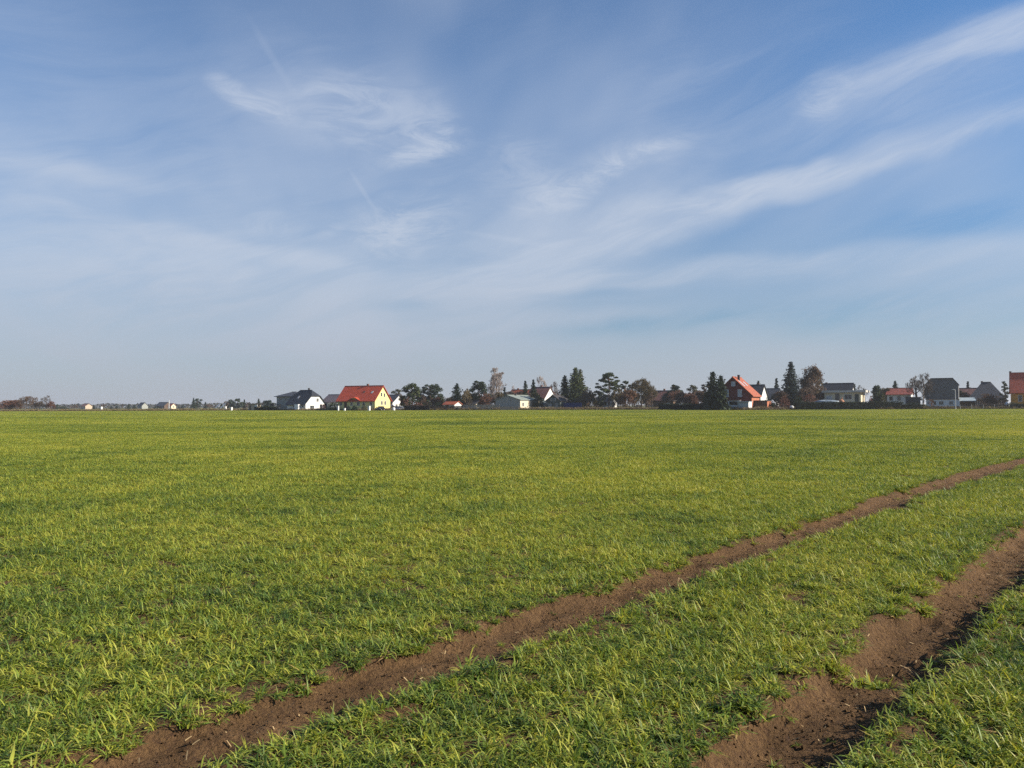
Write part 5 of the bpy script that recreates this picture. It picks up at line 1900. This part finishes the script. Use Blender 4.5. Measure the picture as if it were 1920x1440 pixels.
FILL = [
    (748, 'grey', 5.2, 30, 'greyish leafless tree behind the white car beside the yellow gable'),
    (758, 'red', 3.6, 16, 'reddish leafless bush at the left end of the brown hedge'),
    (792, 'brown', 4.6, 18, 'brown leafless tree between the two broad pines'),
    (818, 'red', 3.8, 14, 'reddish leafless bush behind the right end of the brown hedge'),
    (828, 'olive', 4.2, 24, 'olive leafless tree left of the orange roofed hut'),
    (846, 'brown', 4.0, 26, 'brown leafless tree behind the orange roofed hut'),
    (866, 'red', 3.8, 20, 'reddish leafless bush between the orange roofed hut and the plank fence'),
    (882, 'brown', 4.4, 16, 'brown leafless tree behind the left half of the grey plank fence'),
    (905, 'red', 4.4, 13, 'reddish leafless tree behind the right half of the grey plank fence'),
    (921, 'grey', 4.8, 24, 'greyish leafless tree at the left corner of the barn'),
    (940, 'olive', 5.6, 30, 'olive leafless tree behind the barn gable below the poplar'),
    (955, 'grey', 6.0, 42, 'greyish leafless tree top above the barn roof'),
    (974, 'brown', 6.0, 46, 'brown leafless tree left of the red roof behind the barn'),
    (1008, 'green', 4.6, 16, 'dark evergreen bush behind the lean-to shed'),
    (1030, 'brown', 6.4, 40, 'brown leafless tree right of the tall white gable'),
    (1053, 'red', 4.0, 22, 'reddish leafless bush right of the dark cottage'),
    (1098, 'olive', 5.2, 16, 'olive leafless tree right of the twin conifers'),
    (1108, 'brown', 4.4, 24, 'brown leafless tree between conifers and round evergreen'),
    (1131, 'grey', 3.4, 30, 'greyish leafless bush behind the small white house'),
    (1163, 'red', 5.0, 22, 'reddish leafless tree between umbrella pine and smaller pine'),
    (1188, 'olive', 5.4, 14, 'olive leafless tree between rusty tree and widest bare tree'),
    (1214, 'brown', 5.0, 22, 'brown leafless tree under the widest bare tree'),
    (1226, 'red', 4.2, 40, 'reddish leafless tree left of the brick red roof'),
    (1258, 'grey', 5.4, 34, 'greyish leafless tree right of the brick red roof'),
    (1277, 'brown', 5.0, 20, 'brown leafless tree right above the flat shed'),
    (1294, 'red', 4.4, 14, 'reddish leafless bush behind the middle of the dark clipped hedge'),
    (1312, 'brown', 5.2, 24, 'brown leafless tree left of the coppery tree'),
    (1329, 'green', 5.0, 26, 'dark evergreen bush left of the spruces at the red house'),
    (1449, 'green', 3.8, 22, 'dark evergreen bush behind the garden pavilion'),
    (1462, 'brown', 4.6, 18, 'brown leafless tree above the reddish garden fence'),
    (1508, 'brown', 5.4, 14, 'brown leafless tree between tallest spruce and oak'),
    (1536, 'red', 4.2, 18, 'reddish leafless bush left of the covered pool'),
    (1655, 'olive', 5.6, 30, 'olive leafless tree between columnar thuja and low red roof'),
    (1752, 'grey', 6.5, 46, 'greyish leafless tree behind the grey shingled house'),
    (1806, 'brown', 4.6, 34, 'brown leafless tree behind the carport'),
    (1856, 'red', 3.4, 10, 'reddish leafless bush before the hipped slate house'),
]
rf_ = np.random.RandomState(44)
proto = {}
for px, kind, h, back, lab in FILL:
    D = float(np.interp(math.atan((px - 960) / F), _ea[:, 0], _ea[:, 1])) + back
    if kind not in proto:
        root = thing('scrub_tree' if kind != 'green' else 'scrub_bush', lab, 'tree', spot(px, D))
        rs = np.random.RandomState(len(proto) + 60)
        if kind == 'green':
            ball_shrub(root, 4.6, 2.0, rs, needle_dark, n=700, size=0.36)
        else:
            bare_tree(root, 4.6, 2.1, rs, bark, {'olive': twig_olive, 'brown': twig_brown, 'red': twig_red, 'grey': twig_grey}[kind], depth=5, stems=3, first=0.06, nmain=12, twig_r=0.024)
        proto[kind] = root
    else:
        src_ = proto[kind]
        root = src_.copy()
        COL.objects.link(root)
        for ch in list(src_.children):
            c_ = ch.copy()
            COL.objects.link(c_)
            c_.parent = root
    h *= 1.15
    k_ = h / 4.6
    root.location = (*spot(px, D), 0)
    root.scale = (k_ * rf_.uniform(0.8, 1.15), k_ * rf_.uniform(0.8, 1.15), k_)
    root.rotation_euler = (0, 0, rf_.rand() * 6.28)
    tag(root, lab, 'tree' if kind != 'green' else 'shrub', 'low scrub of the gardens')


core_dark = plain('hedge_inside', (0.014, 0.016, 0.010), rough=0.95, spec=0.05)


def hedge(pxa, Da, pxb, Db, h, wd, label, mat, dens=70, size=0.20, wav=0.08):
    a, b = Vector(spot(pxa, Da)), Vector(spot(pxb, Db))
    d = b - a
    L = d.length
    r = thing('hedge', label, 'hedge', (a.x, a.y), math.atan2(d.y, d.x), 'hedges along the field')
    rs = np.random.RandomState(int(pxa + 3))
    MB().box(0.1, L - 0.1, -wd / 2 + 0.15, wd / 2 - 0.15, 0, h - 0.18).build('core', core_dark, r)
    N = int(L * (h * 2 + wd) * dens * 0.5)
    u = rs.uniform(0, L, N)
    t = rs.uniform(0, 2 * h + wd, N)
    y = np.where(t < h, -wd / 2, np.where(t < h + wd, t - h - wd / 2, wd / 2))
    z = np.where(t < h, t, np.where(t < h + wd, h, t - h - wd))
    top = 1 + wav * (fbm(u * 0.5 + pxa, u * 0 + 2.0, 3) - 0.5) * 2
    C = np.stack([u, y + rs.normal(0, 0.07, N), z * top + rs.normal(0, 0.06, N)], -1)
    C[:, 2] = np.maximum(C[:, 2], 0.04)
    link('foliage', card_mesh('foliage', C, rs.uniform(0.7, 1.3, N) * size, rs, mat), r)


hedge(1492, 207, 1690, 213, 2.05, 1.2, 'long clipped dark green hedge before the cream house', leaf_hedge)
hedge(1236, 235, 1342, 214, 1.75, 1.1, 'dark clipped hedge left of the red house', leaf_hedge)
hedge(758, 258, 806, 257, 1.75, 1.2, 'dark brown hedge right of the yellow house', leaf_hedge_brown)
hedge(478, 296, 518, 291, 1.45, 1.0, 'low dark hedge left of the white house', leaf_hedge)
hedge(1836, 211, 1890, 210, 1.35, 1.0, 'purplish brown hedge before the hipped slate house', leaf_hedge_brown)
hedge(1893, 208, 1935, 207, 1.5, 1.1, 'rough dark hedge at the foot of the orange house', leaf_hedge, wav=0.3)
hedge(1692, 211, 1733, 212, 1.5, 1.0, 'dark loose hedge below the gnarled bare tree', leaf_hedge, wav=0.3)
hedge(1738, 212, 1798, 212, 0.7, 0.7, 'low dark hedge under the white ground floor of the grey house', leaf_hedge_brown, wav=0.3)

# ------------------------------------------------------------------ dry grass along the edge of the field
m, n, out = new_mat('dry_grass')
geo = n.node('ShaderNodeNewGeometry')
c = n.ramp(geo.outputs['Random Per Island'], [(0.0, (0.13, 0.095, 0.045)), (0.5, (0.23, 0.17, 0.085)), (0.85, (0.33, 0.26, 0.14)), (1.0, (0.12, 0.13, 0.04))])
bsdf(n, out, c, 0.8, 0.2)
wm = MATS['wheat']
MATS['wheat'] = m
rng = random.Random(77)
dry = []
for i in range(3):
    roots = [(rng.uniform(-0.6, 0.6), rng.uniform(-0.6, 0.6), rng.uniform(0.5, 1.4)) for _ in range(80)]
    dry.append(crop_mesh('dry_tuft', blades(rng, roots, 8, 0.55, 0.035, 2, 0.7, 0.0)))
MATS['wheat'] = wm
r = np.random.RandomState(9)
px = r.uniform(-150, 2050, 4600)
keep = (r.rand(4600) < np.where((px > 760) & (px < 1365), 1.0, 0.45))
px = px[keep]
xa = (px - 960) / F
y = np.interp(np.arctan(xa), _ea[:, 0], _ea[:, 1]) + r.uniform(-0.8, 2.6, len(px))
x = xa * y
scatter('dry_grass', dry, x, y, 0.5 + 1.3 * r.rand(len(x)) ** 1.6, r.randint(0, 3, len(x)), 'strip of dry tan grass between field and gardens', 'grass', z=np.full(len(x), 0.012))

# ------------------------------------------------------------------ loose soil and straw in the wheel tracks
def on_tracks(N, seed, grow):
    r = np.random.RandomState(seed)
    y = 1.5 + 20 * r.rand(N * 6) ** 1.7
    which = r.rand(N * 6) < 0.5
    c1, c2 = track_centre(y)
    x = np.where(which, c1, c2) + r.normal(0, 0.20, N * 6)
    k = (track_mask(x, y, grow) > 0)
    return x[k][:N], y[k][:N], r


x, y, r = on_tracks(15000, 21, 0.03)
ico = bmesh.new()
bmesh.ops.create_icosphere(ico, subdivisions=1, radius=1.0)
iv = np.array([v.co[:] for v in ico.verts])
ifc = np.array([[v.index for v in f.verts] for f in ico.faces])
ico.free()
sz = 0.0022 + 0.0075 * r.rand(len(x)) ** 3.0
z = ground_z(x, y)
V = iv[None] * (sz[:, None, None] * r.uniform(0.6, 1.3, (len(x), len(iv), 1))) * np.array([1, 1, 0.75])
V = V + np.stack([x, y, z + sz * 0.3], -1)[:, None, :]
Fc = ifc[None] + (np.arange(len(x)) * len(iv))[:, None, None]
o = link('soil_clods', mesh_np('soil_clods', V.reshape(-1, 3), Fc.reshape(-1, 3), MATS['soil']))
tag(o, 'loose brown soil crumbs lying in the wheel tracks', 'soil', kind='stuff')
x, y, r = on_tracks(900, 22, 0.08)
z = ground_z(x, y) + 0.008
L = r.uniform(0.005, 0.020, len(x))
a = r.uniform(0, 6.283, len(x))
dx_, dy_ = np.cos(a) * L, np.sin(a) * L
wx, wy = -np.sin(a) * 0.0026, np.cos(a) * 0.0026
tilt = r.normal(0, 0.006, len(x))
V = np.stack([np.stack([x - dx_ - wx, y - dy_ - wy, z - tilt], -1), np.stack([x + dx_ - wx, y + dy_ - wy, z + tilt], -1),
              np.stack([x + dx_ + wx, y + dy_ + wy, z + tilt + 0.002], -1), np.stack([x - dx_ + wx, y - dy_ + wy, z - tilt + 0.002], -1)], 1)
o = link('straw_litter', mesh_np('straw_litter', V.reshape(-1, 3), np.arange(4 * len(x)).reshape(-1, 4), plain('straw', (0.42, 0.30, 0.15), var=0.3, scale=9)))
tag(o, 'bits of pale straw scattered in the wheel tracks', 'straw', kind='stuff')

# ------------------------------------------------------------------ the air
hz, n, out = new_mat('thin_haze')
pv = n.node('ShaderNodeVolumePrincipled')
pv.inputs['Color'].default_value = (0.86, 0.90, 0.96, 1)
pv.inputs['Density'].default_value = 0.00018
pv.inputs['Anisotropy'].default_value = 0.25
n.t.links.new(pv.outputs[0], out.inputs['Volume'])
o = MB().box(-4700, 4700, -480, 7200, -1.2, 24).build('haze', hz)
tag(o, 'thin pale haze lying over the fields', 'haze', kind='stuff')
